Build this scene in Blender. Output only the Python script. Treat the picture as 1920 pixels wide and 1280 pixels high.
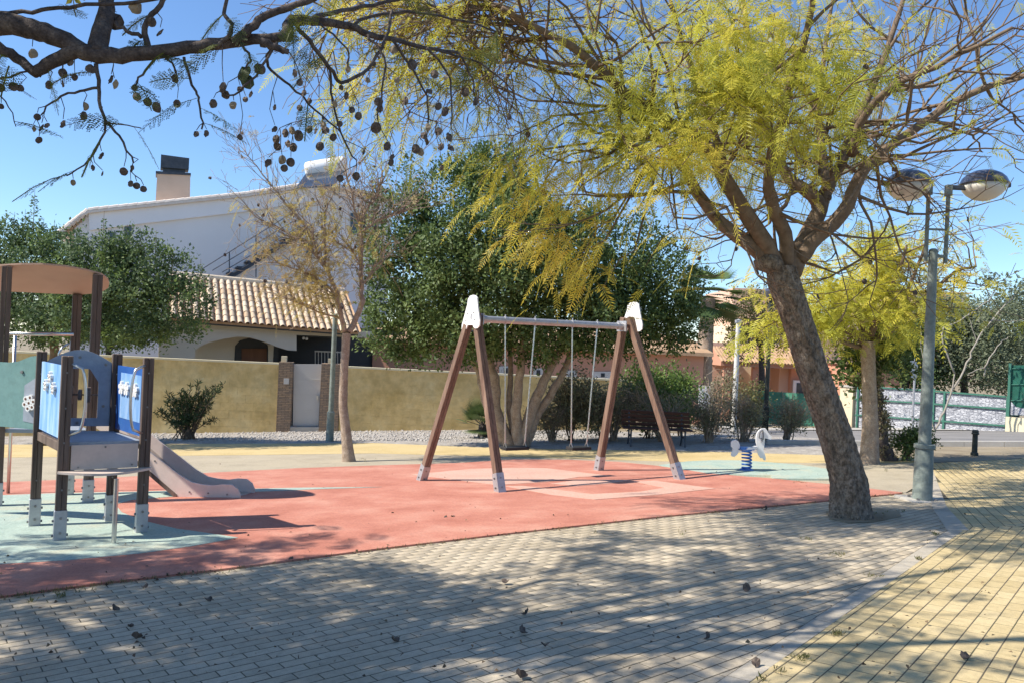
import bpy, bmesh, math, random
import numpy as np
from mathutils import Vector, Matrix
for o in list(bpy.data.objects): bpy.data.objects.remove(o)
scene = bpy.context.scene
COL = scene.collection
rad = math.radians
# ------------------------------------------------------------------ camera, sky, sun, exposure
F, EYE, ROLL, CY = 1450.0, 1.5, rad(2.6), 640.0
cam = bpy.data.cameras.new('camera'); cam.sensor_width = 36.0; cam.lens = 36.0*F/1920.0
cam.clip_start = 0.05; cam.clip_end = 2000
camo = bpy.data.objects.new('camera', cam); COL.objects.link(camo)
camo.matrix_world = Matrix.Translation((0, 0, EYE)) @ Matrix.Rotation(rad(90), 4, 'X') @ Matrix.Rotation(ROLL, 4, 'Z')
scene.camera = camo
SUN_EL = rad(45.5)
SUN_H = Vector((-0.979, -0.202, 0)).normalized()
SUN = Vector((SUN_H.x*math.cos(SUN_EL), SUN_H.y*math.cos(SUN_EL), math.sin(SUN_EL)))
world = bpy.data.worlds.new('World'); scene.world = world; world.use_nodes = True
wn = world.node_tree.nodes; wl = world.node_tree.links
sky = wn.new('ShaderNodeTexSky'); sky.sky_type = 'NISHITA'; sky.sun_disc = False
sky.sun_elevation = SUN_EL; sky.sun_rotation = math.atan2(SUN.x, SUN.y)
sky.air_density = 1.0; sky.dust_density = 0.0; sky.ozone_density = 7.5; sky.altitude = 30
wn['Background'].inputs[1].default_value = 0.117
wl.new(sky.outputs[0], wn['Background'].inputs[0])
sl = bpy.data.lights.new('sun', 'SUN'); sl.energy = 4.4; sl.angle = rad(0.53); sl.color = (1.0, 0.93, 0.82)
so = bpy.data.objects.new('sun', sl); COL.objects.link(so)
so.rotation_euler = (-SUN).to_track_quat('-Z', 'Y').to_euler(); so.location = (-20, -5, 25)
vs = scene.view_settings
vs.view_transform = 'Standard'; vs.look = 'None'; vs.exposure = 0.74; vs.gamma = 1.0; vs.use_curve_mapping = False
scene.cycles.max_bounces = 6; scene.cycles.transparent_max_bounces = 6
# ------------------------------------------------------------------ the lie of the land
GX, GY = 0.047, -0.055
def clamp(v, a, b): return max(a, min(b, v))
def zg(x, y):
    z = GX*clamp(x, -25, 25) + GY*clamp(y, -20, 45)
    s = clamp((x-5)/5, 0, 1); s = s*s*(3-2*s)
    return z - 0.02*clamp(y-18, 0, 27)*s
CR, SR = math.cos(ROLL), math.sin(ROLL)
def ab(px, py):
    u = (px-960)/F; v = (CY-py)/F
    return u*CR - v*SR, u*SR + v*CR
def P(px, py, d):
    a, b = ab(px, py); return Vector((a*d, d, EYE+b*d))
def G(px, py, dz=0.0):
    a, b = ab(px, py); lo, hi = 0.3, 200.0
    for _ in range(50):
        m = (lo+hi)/2
        if EYE+b*m > zg(a*m, m): lo = m
        else: hi = m
    return Vector((a*lo, lo, zg(a*lo, lo)+dz))
def on_plane(px, py, p0, n):
    a, b = ab(px, py); o = Vector((0, 0, EYE)); r = Vector((a, 1, b))
    return o + r*((p0-o).dot(n)/r.dot(n))
UP = Vector((0, 0, 1))
GN = Vector((-GX, -GY, 1)).normalized()
# ------------------------------------------------------------------ object helpers
def tag(o, label, cat=None, group=None, kind=None):
    if label: o['label'] = label
    if cat: o['category'] = cat
    if group: o['group'] = group
    if kind: o['kind'] = kind
    return o
def empty(name, loc, label=None, cat=None, group=None):
    o = bpy.data.objects.new(name, None); COL.objects.link(o); o.location = loc; o.empty_display_size = 0.1
    return tag(o, label, cat, group)
def root_loc(o):
    l = Vector((0, 0, 0))
    while o is not None: l = l + o.location; o = o.parent
    return l
def link(name, me, parent=None, mat=None, loc=None):
    o = bpy.data.objects.new(name, me); COL.objects.link(o)
    if mat is not None and not me.materials: me.materials.append(mat)
    if parent is not None: o.parent = parent
    if loc is not None: o.location = loc
    return o
def np_mesh(name, V, Q, mat, parent=None, rnd=None, smooth=False, loc=None):
    """V (n,3) world coordinates, Q (m,k) faces"""
    V = np.asarray(V, dtype=np.float32).reshape(-1, 3); Q = np.asarray(Q, dtype=np.int32)
    off = root_loc(parent) if parent is not None else Vector((0, 0, 0))
    if loc is not None: off = off + Vector(loc)
    V = V - np.array(off, dtype=np.float32)
    me = bpy.data.meshes.new(name); m, k = Q.shape
    me.vertices.add(len(V)); me.vertices.foreach_set('co', V.ravel())
    me.loops.add(m*k); me.loops.foreach_set('vertex_index', Q.ravel())
    me.polygons.add(m); me.polygons.foreach_set('loop_start', np.arange(0, m*k, k, dtype=np.int32))
    me.update(calc_edges=True)
    if smooth: me.polygons.foreach_set('use_smooth', np.ones(m, dtype=bool))
    if rnd is not None:
        a = me.attributes.new('rnd', 'FLOAT', 'POINT'); a.data.foreach_set('value', np.asarray(rnd, dtype=np.float32).ravel())
    return link(name, me, parent, mat, loc)
class MB:
    def __init__(s): s.v = []; s.f = []
    def add(s, vs_, fs_):
        n = len(s.v); s.v.extend(Vector(v) for v in vs_); s.f.extend(tuple(i+n for i in f) for f in fs_); return s
    def hexa(s, p):   # 8 corners: bottom 4, top 4
        return s.add(p, [(3, 2, 1, 0), (4, 5, 6, 7), (0, 1, 5, 4), (1, 2, 6, 5), (2, 3, 7, 6), (3, 0, 4, 7)])
    def box(s, c, ax, ay, az, bev=0.0):
        c = Vector(c); ax, ay, az = Vector(ax), Vector(ay), Vector(az)
        if bev <= 0:
            return s.hexa([c-ax-ay-az, c+ax-ay-az, c+ax+ay-az, c-ax+ay-az, c-ax-ay+az, c+ax-ay+az, c+ax+ay+az, c-ax+ay+az])
        bx, by, bz = (a.normalized()*bev for a in (ax, ay, az))
        pts = [(-ax+bx-ay), (ax-bx-ay), (ax-ay+by), (ax+ay-by), (ax-bx+ay), (-ax+bx+ay), (-ax+ay-by), (-ax-ay+by)]
        k = 1.0 - bev/max(ax.length, 1e-6); k2 = 1.0 - bev/max(ay.length, 1e-6)
        tp = []
        for q in pts:
            tp.append(ax*(q.dot(ax)/ax.length_squared)*k + ay*(q.dot(ay)/ay.length_squared)*k2)
        vsx = [c-az+q for q in tp] + [c-az+bz+q for q in pts] + [c+az-bz+q for q in pts] + [c+az+q for q in tp]
        fs = [tuple(range(7, -1, -1)), tuple(range(24, 32))]
        for r in range(3):
            for i in range(8):
                j = (i+1) % 8; fs.append((r*8+i, r*8+j, r*8+8+j, r*8+8+i))
        return s.add(vsx, fs)
    def bar(s, p0, p1, w, h, up=UP, bev=0.0):
        p0, p1 = Vector(p0), Vector(p1); d = p1-p0; t = d.normalized()
        x = t.cross(up)
        if x.length < 1e-4: x = t.cross(Vector((1, 0, 0)))
        x.normalize(); y = x.cross(t).normalized()
        return s.box((p0+p1)/2, x*w/2, y*h/2, d/2, bev)
    def tube(s, pts, radii, n=8, cap=True):
        pts = [Vector(p) for p in pts]
        if not hasattr(radii, '__len__'): radii = [radii]*len(pts)
        base = len(s.v); prev = None
        for i, p in enumerate(pts):
            t = (pts[min(i+1, len(pts)-1)]-pts[max(i-1, 0)])
            if t.length < 1e-9: t = Vector((0, 0, 1))
            t.normalize()
            if prev is None:
                x = t.cross(UP)
                if x.length < 0.05: x = t.cross(Vector((1, 0, 0)))
            else: x = prev - t*prev.dot(t)
            if x.length < 1e-6: x = t.orthogonal()
            x.normalize(); prev = x; y = t.cross(x)
            for k in range(n):
                a = 2*math.pi*k/n
                s.v.append(p + (x*math.cos(a)+y*math.sin(a))*radii[i])
        for i in range(len(pts)-1):
            for k in range(n):
                a = base+i*n+k; b = base+i*n+(k+1) % n
                s.f.append((a, b, b+n, a+n))
        if cap:
            s.f.append(tuple(base+k for k in range(n-1, -1, -1)))
            s.f.append(tuple(base+(len(pts)-1)*n+k for k in range(n)))
        return s
    def prism(s, poly, ext):     # poly: list of 3D points, ext: extrusion vector
        poly = [Vector(p) for p in poly]; ext = Vector(ext); n = len(poly)
        nn = Vector((0, 0, 0))
        for i in range(n): nn += poly[i].cross(poly[(i+1) % n])
        if nn.dot(ext) > 0: poly = poly[::-1]
        b = len(s.v); s.v.extend(poly); s.v.extend(p+ext for p in poly)
        s.f.append(tuple(b+i for i in range(n)))
        s.f.append(tuple(b+n+i for i in range(n-1, -1, -1)))
        for i in range(n):
            j = (i+1) % n; s.f.append((b+j, b+i, b+n+i, b+n+j))
        return s
    def lathe(s, c, prof, n=20, axis=UP, sx=1.0, xdir=None):
        c = Vector(c); z = Vector(axis).normalized()
        x = Vector(xdir).normalized() if xdir is not None else (z.orthogonal().normalized()); y = z.cross(x)
        b = len(s.v)
        for r, h in prof:
            for k in range(n):
                a = 2*math.pi*k/n
                s.v.append(c + z*h + x*(math.cos(a)*r*sx) + y*(math.sin(a)*r))
        for i in range(len(prof)-1):
            for k in range(n):
                a_ = b+i*n+k; b_ = b+i*n+(k+1) % n
                s.f.append((a_, b_, b_+n, a_+n))
        s.f.append(tuple(b+k for k in range(n-1, -1, -1)))
        s.f.append(tuple(b+(len(prof)-1)*n+k for k in range(n)))
        return s
    def build(s, name, mat, parent=None, smooth=False, angle=None):
        off = root_loc(parent) if parent is not None else Vector((0, 0, 0))
        me = bpy.data.meshes.new(name)
        me.from_pydata([v-off for v in s.v], [], s.f); me.update()
        if smooth or angle:
            me.polygons.foreach_set('use_smooth', np.ones(len(me.polygons), dtype=bool))
            if angle: me.set_sharp_from_angle(angle=rad(angle))
        return link(name, me, parent, mat)
class Each:      # small like pieces, each built as a part of its own
    def __init__(s): s.items = []
    def tube(s, *a): s.items.append(a); return s
    def build(s, name, mat, parent=None, **k):
        for a in s.items: MB().tube(*a).build(name, mat, parent)
# ------------------------------------------------------------------ materials
def new_mat(name):
    m = bpy.data.materials.new(name); m.use_nodes = True
    nt = m.node_tree; return m, nt, nt.nodes, nt.links, nt.nodes['Principled BSDF']
def ramp(n, l, src, cols, pos=None):
    r = n.new('ShaderNodeValToRGB'); e = r.color_ramp.elements
    k = len(cols); pos = pos or [i/(k-1) for i in range(k)]
    e[0].position = pos[0]; e[0].color = (*cols[0], 1); e[1].position = pos[-1]; e[1].color = (*cols[-1], 1)
    for i in range(1, k-1):
        x = e.new(pos[i]); x.color = (*cols[i], 1)
    l.new(src, r.inputs[0]); return r.outputs[0]
def noise(n, l, co, scale, detail=4, rough=0.6, stretch=None):
    if stretch:
        mp = n.new('ShaderNodeMapping'); mp.inputs['Scale'].default_value = stretch; l.new(co, mp.inputs[0]); co = mp.outputs[0]
    t = n.new('ShaderNodeTexNoise'); t.inputs['Scale'].default_value = scale; t.inputs['Detail'].default_value = detail
    t.inputs['Roughness'].default_value = rough; l.new(co, t.inputs['Vector']); return t.outputs[0]
def mixc(n, l, fac, a, b, mode='MIX'):
    m = n.new('ShaderNodeMix'); m.data_type = 'RGBA'; m.blend_type = mode
    if isinstance(fac, float): m.inputs[0].default_value = fac
    else: l.new(fac, m.inputs[0])
    for s, v in ((6, a), (7, b)):
        if isinstance(v, tuple): m.inputs[s].default_value = (*v, 1)
        else: l.new(v, m.inputs[s])
    return m.outputs[2]
def bump(n, l, b, h, strength, dist=0.01):
    x = n.new('ShaderNodeBump'); x.inputs['Strength'].default_value = strength; x.inputs['Distance'].default_value = dist
    l.new(h, x.inputs['Height']); l.new(x.outputs[0], b.inputs['Normal'])
def surf(name, cols, scale=4.0, rough=0.85, bmp=0.3, bscale=60.0, bdist=0.004, stretch=None, spec=0.3, metal=0.0, fine=None, pos=None, coat=0.0):
    m, nt, n, l, b = new_mat(name); tc = n.new('ShaderNodeNewGeometry').outputs['Position']
    nz = noise(n, l, tc, scale, 5, 0.65, stretch)
    c = ramp(n, l, nz, cols, pos or [0.3+0.4*i/(len(cols)-1) for i in range(len(cols))])
    if fine:
        f = noise(n, l, tc, fine[0], 3, 0.7, fine[2] if len(fine) > 2 else None)
        c = mixc(n, l, fine[1], c, ramp(n, l, f, [(0.25,)*3, (1.35,)*3] if False else [(0.32,)*3, (1.0,)*3], [0.36, 0.6]), 'MULTIPLY')
    l.new(c, b.inputs['Base Color']); b.inputs['Roughness'].default_value = rough
    b.inputs['Specular IOR Level'].default_value = spec; b.inputs['Metallic'].default_value = metal
    b.inputs['Coat Weight'].default_value = coat
    if bmp: bump(n, l, b, noise(n, l, tc, bscale, 4, 0.6, stretch), bmp, bdist)
    return m
def leafmat(name, cols, trans=0.35, rough=0.5, tint=None):
    m, nt, n, l, b = new_mat(name)
    at = n.new('ShaderNodeAttribute'); at.attribute_name = 'rnd'
    c = ramp(n, l, at.outputs['Fac'], cols)
    isl = n.new('ShaderNodeNewGeometry').outputs['Random Per Island']
    c = mixc(n, l, 0.55, c, ramp(n, l, isl, [(0.6, 0.6, 0.6), (1.0, 1.0, 1.0)]), 'MULTIPLY')
    l.new(c, b.inputs['Base Color']); b.inputs['Roughness'].default_value = rough; b.inputs['Specular IOR Level'].default_value = 0.35
    tr = n.new('ShaderNodeBsdfTranslucent'); l.new(mixc(n, l, 0.0, c, c), tr.inputs[0])
    mx = n.new('ShaderNodeMixShader'); mx.inputs[0].default_value = trans
    l.new(b.outputs[0], mx.inputs[1]); l.new(tr.outputs[0], mx.inputs[2])
    l.new(mx.outputs[0], n['Material Output'].inputs[0]); return m
def paver_mat(name, cols, grime):
    m, nt, n, l, b = new_mat(name)
    geo = n.new('ShaderNodeNewGeometry'); oi = n.new('ShaderNodeObjectInfo')
    ad = n.new('ShaderNodeMath'); ad.operation = 'ADD'; l.new(geo.outputs['Random Per Island'], ad.inputs[0]); l.new(oi.outputs['Random'], ad.inputs[1])
    fr = n.new('ShaderNodeMath'); fr.operation = 'FRACT'; l.new(ad.outputs[0], fr.inputs[0])
    c = ramp(n, l, fr.outputs[0], cols)
    pos = geo.outputs['Position']
    big = noise(n, l, pos, 1.3, 4, 0.6); fine = noise(n, l, pos, 190, 3, 0.7); mid = noise(n, l, pos, 17, 4, 0.7)
    c = mixc(n, l, ramp(n, l, big, [(0,)*3, (0.75,)*3], [0.42, 0.7]), c, mixc(n, l, 0.8, c, grime, 'MULTIPLY'))
    c = mixc(n, l, 0.45, c, ramp(n, l, mid, [(0.55,)*3, (1.0,)*3], [0.3, 0.55]), 'MULTIPLY')
    c = mixc(n, l, 0.5, c, ramp(n, l, fine, [(0.5,)*3, (1.0,)*3], [0.3, 0.6]), 'MULTIPLY')
    l.new(c, b.inputs['Base Color']); b.inputs['Roughness'].default_value = 0.9; b.inputs['Specular IOR Level'].default_value = 0.25
    bump(n, l, b, fine, 0.35, 0.003); return m
M = {}
M['soil'] = surf('soil', [(0.20, 0.155, 0.10), (0.33, 0.27, 0.18), (0.42, 0.35, 0.25)], 0.8, 0.95, 0.6, 40, 0.01, fine=(90, 0.5))
M['joint'] = surf('joint_sand', [(0.065, 0.055, 0.038), (0.12, 0.10, 0.068), (0.08, 0.085, 0.04)], 2.0, 0.95, 0.4, 80)
M['red'] = surf('red_rubber', [(0.44, 0.165, 0.115), (0.54, 0.225, 0.162), (0.61, 0.31, 0.23)], 1.7, 0.9, 0.45, 260, 0.004, fine=(48, 0.32))
M['pink'] = surf('pink_rubber', [(0.60, 0.36, 0.28), (0.68, 0.43, 0.34)], 1.5, 0.9, 0.4, 260, 0.004, fine=(40, 0.35))
M['mint'] = surf('mint_rubber', [(0.34, 0.44, 0.38), (0.42, 0.51, 0.44), (0.50, 0.50, 0.38)], 2.2, 0.9, 0.4, 260, 0.004, fine=(40, 0.4))
M['greypav'] = paver_mat('grey_paver', [(0.50, 0.425, 0.315), (0.55, 0.465, 0.345), (0.585, 0.50, 0.375)], (0.72, 0.70, 0.66))
M['yelpav'] = paver_mat('yellow_paver', [(0.56, 0.44, 0.235), (0.61, 0.485, 0.265), (0.65, 0.52, 0.295)], (0.78, 0.78, 0.72))
M['kerbpav'] = paver_mat('pale_paver', [(0.47, 0.42, 0.34), (0.51, 0.455, 0.37), (0.54, 0.48, 0.39)], (0.75, 0.74, 0.72))
M['farpath'] = surf('far_beige_paving', [(0.38, 0.325, 0.235), (0.46, 0.395, 0.29), (0.50, 0.43, 0.31)], 1.5, 0.92, 0.3, 30, 0.006, fine=(60, 0.4))
M['faryel'] = surf('far_yellow_paving', [(0.52, 0.395, 0.18), (0.60, 0.465, 0.23), (0.64, 0.50, 0.26)], 1.2, 0.92, 0.3, 30, 0.006, fine=(45, 0.35))
M['gravel'] = surf('gravel', [(0.30, 0.26, 0.22), (0.46, 0.42, 0.37), (0.55, 0.51, 0.46)], 3.0, 0.95, 0.9, 25, 0.03, fine=(22, 0.7))
M['stone'] = surf('pebble', [(0.30, 0.27, 0.24), (0.55, 0.52, 0.48)], 9, 0.9, 0)
M['asphalt'] = surf('road_asphalt', [(0.20, 0.19, 0.18), (0.27, 0.255, 0.24)], 1.0, 0.9, 0.4, 90, 0.006)
M['concrete'] = surf('concrete', [(0.40, 0.38, 0.34), (0.50, 0.47, 0.42)], 3, 0.9, 0.3, 50, 0.004)
M['bark'] = surf('brown_bark', [(0.20, 0.15, 0.105), (0.34, 0.265, 0.195), (0.48, 0.40, 0.31)], 11, 0.95, 1.0, 26, 0.10, stretch=(1, 1, 0.55), fine=(34, 0.9, (1, 1, 0.6)), pos=[0.3, 0.5, 0.72])
M['bark2'] = surf('twig_bark', [(0.13, 0.09, 0.06), (0.24, 0.175, 0.12)], 12, 0.9, 0.6, 40, 0.01)
M['barkdark'] = surf('dark_bark', [(0.05, 0.04, 0.038), (0.10, 0.08, 0.072), (0.17, 0.14, 0.12)], 14, 0.9, 0.8, 60, 0.01, fine=(70, 0.6))
M['barkpale'] = surf('pale_bark', [(0.28, 0.205, 0.145), (0.41, 0.315, 0.235), (0.50, 0.405, 0.31)], 9, 0.9, 0.7, 45, 0.015, fine=(60, 0.6))
M['barkwhite'] = surf('white_bark', [(0.25, 0.22, 0.18), (0.38, 0.345, 0.29)], 9, 0.9, 0.4, 45, 0.01)
M['pod'] = surf('seed_pod_brown', [(0.05, 0.038, 0.032), (0.10, 0.075, 0.06), (0.17, 0.13, 0.10)], 30, 0.75, 0.5, 90, 0.004)
M['podpale'] = surf('seed_pod_open', [(0.20, 0.15, 0.10), (0.36, 0.29, 0.20)], 30, 0.8, 0.5, 90, 0.004)
M['podgreen'] = surf('seed_pod_green', [(0.045, 0.06, 0.02), (0.08, 0.095, 0.035)], 30, 0.7, 0.4, 90, 0.004)
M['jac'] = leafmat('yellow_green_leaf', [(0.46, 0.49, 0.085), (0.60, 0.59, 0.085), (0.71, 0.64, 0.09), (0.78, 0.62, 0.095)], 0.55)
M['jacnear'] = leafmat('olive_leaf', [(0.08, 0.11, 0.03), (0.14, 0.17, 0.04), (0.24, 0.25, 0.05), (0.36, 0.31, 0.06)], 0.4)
M['jacdry'] = leafmat('dry_yellow_leaf', [(0.42, 0.30, 0.12), (0.52, 0.40, 0.12), (0.58, 0.48, 0.11)], 0.45)
M['dark'] = leafmat('dark_evergreen_leaf', [(0.055, 0.10, 0.032), (0.095, 0.15, 0.045), (0.145, 0.21, 0.062), (0.21, 0.28, 0.085)], 0.28, 0.55)
M['darkl'] = leafmat('grey_green_leaf', [(0.065, 0.115, 0.05), (0.11, 0.17, 0.07), (0.16, 0.23, 0.088), (0.24, 0.34, 0.08)], 0.32, 0.6)
M['greyleaf'] = leafmat('dusty_leaf', [(0.12, 0.15, 0.085), (0.19, 0.22, 0.125), (0.26, 0.29, 0.17)], 0.3, 0.55)
M['brightleaf'] = leafmat('bright_leaf', [(0.10, 0.17, 0.04), (0.17, 0.26, 0.06), (0.24, 0.32, 0.08)], 0.35)
M['dry'] = leafmat('dry_shrub_leaf', [(0.18, 0.145, 0.095), (0.27, 0.225, 0.14), (0.27, 0.27, 0.13), (0.38, 0.32, 0.21)], 0.25, 0.7)
M['oleander'] = leafmat('oleander_leaf', [(0.03, 0.055, 0.02), (0.055, 0.09, 0.03), (0.10, 0.13, 0.045)], 0.2, 0.4)
M['palm'] = leafmat('palm_leaf', [(0.10, 0.15, 0.05), (0.17, 0.22, 0.08), (0.30, 0.28, 0.12)], 0.3)
M['weed'] = leafmat('weed_leaf', [(0.10, 0.13, 0.03), (0.20, 0.19, 0.07), (0.28, 0.22, 0.11)], 0.3, 0.7)
M['litter'] = leafmat('dead_leaf', [(0.07, 0.045, 0.03), (0.15, 0.10, 0.06), (0.26, 0.19, 0.11)], 0.15, 0.8)
M['wood'] = surf('stained_timber', [(0.09, 0.062, 0.05), (0.15, 0.108, 0.086), (0.21, 0.155, 0.125)], 5, 0.75, 0.5, 30, 0.006, stretch=(1, 1, 0.07), fine=(40, 0.5, (1, 1, 0.06)))
M['swingwood'] = surf('swing_timber', [(0.15, 0.092, 0.064), (0.22, 0.14, 0.10), (0.30, 0.205, 0.15)], 6, 0.7, 0.5, 30, 0.006, stretch=(1, 1, 0.07), fine=(40, 0.5, (1, 1, 0.06)))
M['zinc'] = surf('galvanised_steel', [(0.40, 0.40, 0.41), (0.52, 0.52, 0.53)], 14, 0.5, 0.15, 60, 0.002, metal=0.65, spec=0.5)
M['steel'] = surf('stainless_steel', [(0.55, 0.54, 0.52), (0.66, 0.65, 0.63)], 5, 0.3, 0, metal=0.95, spec=0.5)
M['white'] = surf('white_plastic', [(0.74, 0.74, 0.73), (0.82, 0.82, 0.81)], 3, 0.45, 0.1, 90, 0.001)
M['beige'] = surf('beige_board', [(0.58, 0.475, 0.41), (0.63, 0.52, 0.45), (0.67, 0.555, 0.48)], 2.5, 0.6, 0.12, 40, 0.002, fine=(9, 0.12))
M['slide'] = surf('pale_slide_board', [(0.70, 0.575, 0.50), (0.76, 0.63, 0.55)], 2.5, 0.5, 0.1, 40, 0.002, fine=(9, 0.12))
M['tan'] = surf('tan_board', [(0.46, 0.30, 0.22), (0.52, 0.345, 0.255)], 2.5, 0.6, 0.12, 40, 0.002)
M['teal'] = surf('teal_board', [(0.14, 0.27, 0.26), (0.18, 0.32, 0.305), (0.21, 0.35, 0.33)], 2.0, 0.5, 0.12, 40, 0.002, fine=(14, 0.2))
M['greyboard'] = surf('grey_blue_board', [(0.30, 0.34, 0.40), (0.36, 0.40, 0.46)], 2.5, 0.5, 0.12, 40, 0.002, fine=(14, 0.2))
M['blue'] = surf('faded_sunlit_blue_board', [(0.10, 0.27, 0.60), (0.24, 0.43, 0.72), (0.42, 0.58, 0.80)], 7, 0.5, 0.15, 40, 0.002, stretch=(1, 1, 0.25))  # worn blue, with sunlight on the boards mixed into the pale tones
M['blueshaded'] = surf('shaded_blue_board', [(0.02, 0.09, 0.33), (0.04, 0.14, 0.42)], 4, 0.45, 0.1, 40, 0.002)  # the same blue darkened to stand for the shaded inner face
M['bluespring'] = surf('blue_coil_paint', [(0.03, 0.14, 0.50), (0.07, 0.22, 0.58)], 8, 0.35, 0.1, 60, 0.002)
M['bolt'] = surf('bolt_steel', [(0.18, 0.17, 0.17), (0.34, 0.33, 0.32)], 20, 0.4, 0, metal=0.8)
M['black'] = surf('black_rubber', [(0.02, 0.02, 0.02), (0.035, 0.035, 0.035)], 8, 0.7, 0.1)
M['benchwood'] = surf('dark_bench_slat', [(0.045, 0.022, 0.018), (0.085, 0.042, 0.032)], 6, 0.6, 0.3, 30, stretch=(0.1, 0.1, 1))
M['lamppaint'] = surf('grey_green_paint', [(0.17, 0.205, 0.185), (0.22, 0.255, 0.23), (0.26, 0.29, 0.26)], 6, 0.6, 0.3, 40, 0.003, fine=(22, 0.35))
M['lamphood'] = surf('dark_lamp_hood', [(0.05, 0.055, 0.075), (0.09, 0.095, 0.12)], 4, 0.18, 0, spec=0.6, coat=0.4)
M['diffuser'] = surf('milky_diffuser', [(0.62, 0.60, 0.54), (0.72, 0.70, 0.64)], 3, 0.35, 0.05)
M['dirtywhite'] = surf('old_white_paint', [(0.55, 0.53, 0.49), (0.66, 0.64, 0.60)], 3, 0.6, 0.1)
M['darkpost'] = surf('dark_green_paint', [(0.03, 0.035, 0.03), (0.055, 0.06, 0.05)], 6, 0.6, 0.2)
M['wallrender'] = surf('ochre_block', [(0.60, 0.43, 0.17), (0.74, 0.55, 0.25), (0.81, 0.65, 0.34)], 1.3, 0.95, 0.5, 50, 0.006, fine=(4, 0.25))
M['coping'] = surf('cream_coping', [(0.66, 0.58, 0.38), (0.74, 0.66, 0.46)], 2, 0.9, 0.2)
M['villa'] = surf('villa_render', [(0.72, 0.71, 0.715), (0.78, 0.77, 0.775)], 0.5, 0.9, 0.2, 60, 0.003)
M['villaband'] = surf('villa_white_render', [(0.78, 0.77, 0.78), (0.83, 0.82, 0.83)], 0.5, 0.9, 0.2, 60, 0.003)
M['annex'] = surf('annex_render', [(0.60, 0.55, 0.45), (0.66, 0.60, 0.50)], 0.7, 0.9, 0.2, 60, 0.003)
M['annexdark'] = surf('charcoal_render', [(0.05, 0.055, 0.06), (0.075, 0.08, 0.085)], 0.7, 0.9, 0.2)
M['chimney'] = surf('chimney_pink_render', [(0.60, 0.45, 0.34), (0.66, 0.50, 0.385)], 1.5, 0.9, 0.2, 60, 0.003)
M['darkmetal'] = surf('dark_metal', [(0.05, 0.06, 0.075), (0.09, 0.10, 0.12)], 4, 0.5, 0.1, metal=0.4)
M['brown'] = surf('brown_door', [(0.12, 0.055, 0.03), (0.19, 0.09, 0.05)], 5, 0.6, 0.1, stretch=(1, 1, 0.1))
M['tile'] = paver_mat('terracotta_tile', [(0.56, 0.42, 0.28), (0.67, 0.54, 0.39), (0.75, 0.63, 0.47)], (0.85, 0.8, 0.75))
M['tileold'] = surf('terracotta_roof', [(0.38, 0.235, 0.14), (0.50, 0.34, 0.21)], 2, 0.9, 0.3, 20)
M['vergetile'] = surf('whitewashed_tile', [(0.66, 0.56, 0.48), (0.76, 0.68, 0.60)], 3, 0.9, 0.2)
M['peach'] = surf('peach_render', [(0.62, 0.40, 0.29), (0.70, 0.47, 0.35)], 0.5, 0.9, 0.2)
M['peachdark'] = surf('salmon_render', [(0.52, 0.27, 0.18), (0.58, 0.31, 0.21)], 0.5, 0.9, 0.2)
M['cream'] = surf('cream_render', [(0.68, 0.56, 0.38), (0.75, 0.63, 0.45)], 0.5, 0.9, 0.2)
M['yellowrender'] = surf('yellow_render', [(0.66, 0.50, 0.22), (0.74, 0.58, 0.28)], 0.5, 0.9, 0.2)
M['greygate'] = surf('white_gate_paint', [(0.56, 0.535, 0.50), (0.62, 0.595, 0.56)], 1.0, 0.6, 0.05)
M['fencegreen'] = surf('green_fence_paint', [(0.035, 0.13, 0.095), (0.06, 0.18, 0.13)], 3, 0.6, 0.1)
M['glassdark'] = surf('window_glass', [(0.03, 0.035, 0.045), (0.06, 0.07, 0.085)], 1, 0.08, 0, spec=0.7)
# ================================================================== SETTING: ground sheets
def structure(o, label=None): o['kind'] = 'structure'; o['label'] = label or o.name.replace('_', ' '); return o
xs = np.concatenate([np.linspace(-150, -26, 8), np.linspace(-25, 25, 51), np.linspace(26, 150, 8)])
ys = np.concatenate([np.linspace(-20, 46, 67), np.linspace(50, 240, 8)])
V = [(x, y, zg(x, y)-0.035) for y in ys for x in xs]; nx = len(xs)
Q = [(j*nx+i, j*nx+i+1, (j+1)*nx+i+1, (j+1)*nx+i) for j in range(len(ys)-1) for i in range(nx-1)]
structure(np_mesh('ground', V, Q, M['soil'], smooth=True), 'bare sandy soil under and around the paved park')
def slab(name, poly, top, mat, label=None, th=0.03, parent=None):
    b = MB(); b.prism([Vector((x, y, zg(x, y)+top-th)) for x, y in poly], Vector((0, 0, th)))
    o = b.build(name, mat, parent)
    return structure(o, label) if parent is None else o
def gxy(*pts): return [tuple(G(px, py)[:2]) for px, py in pts]
def inside(poly, x, y):
    r = False; n = len(poly); j = n-1
    for i in range(n):
        xi, yi = poly[i]; xj, yj = poly[j]
        if (yi > y) != (yj > y) and x < (xj-xi)*(y-yi)/(yj-yi)+xi: r = not r
        j = i
    return r
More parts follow.
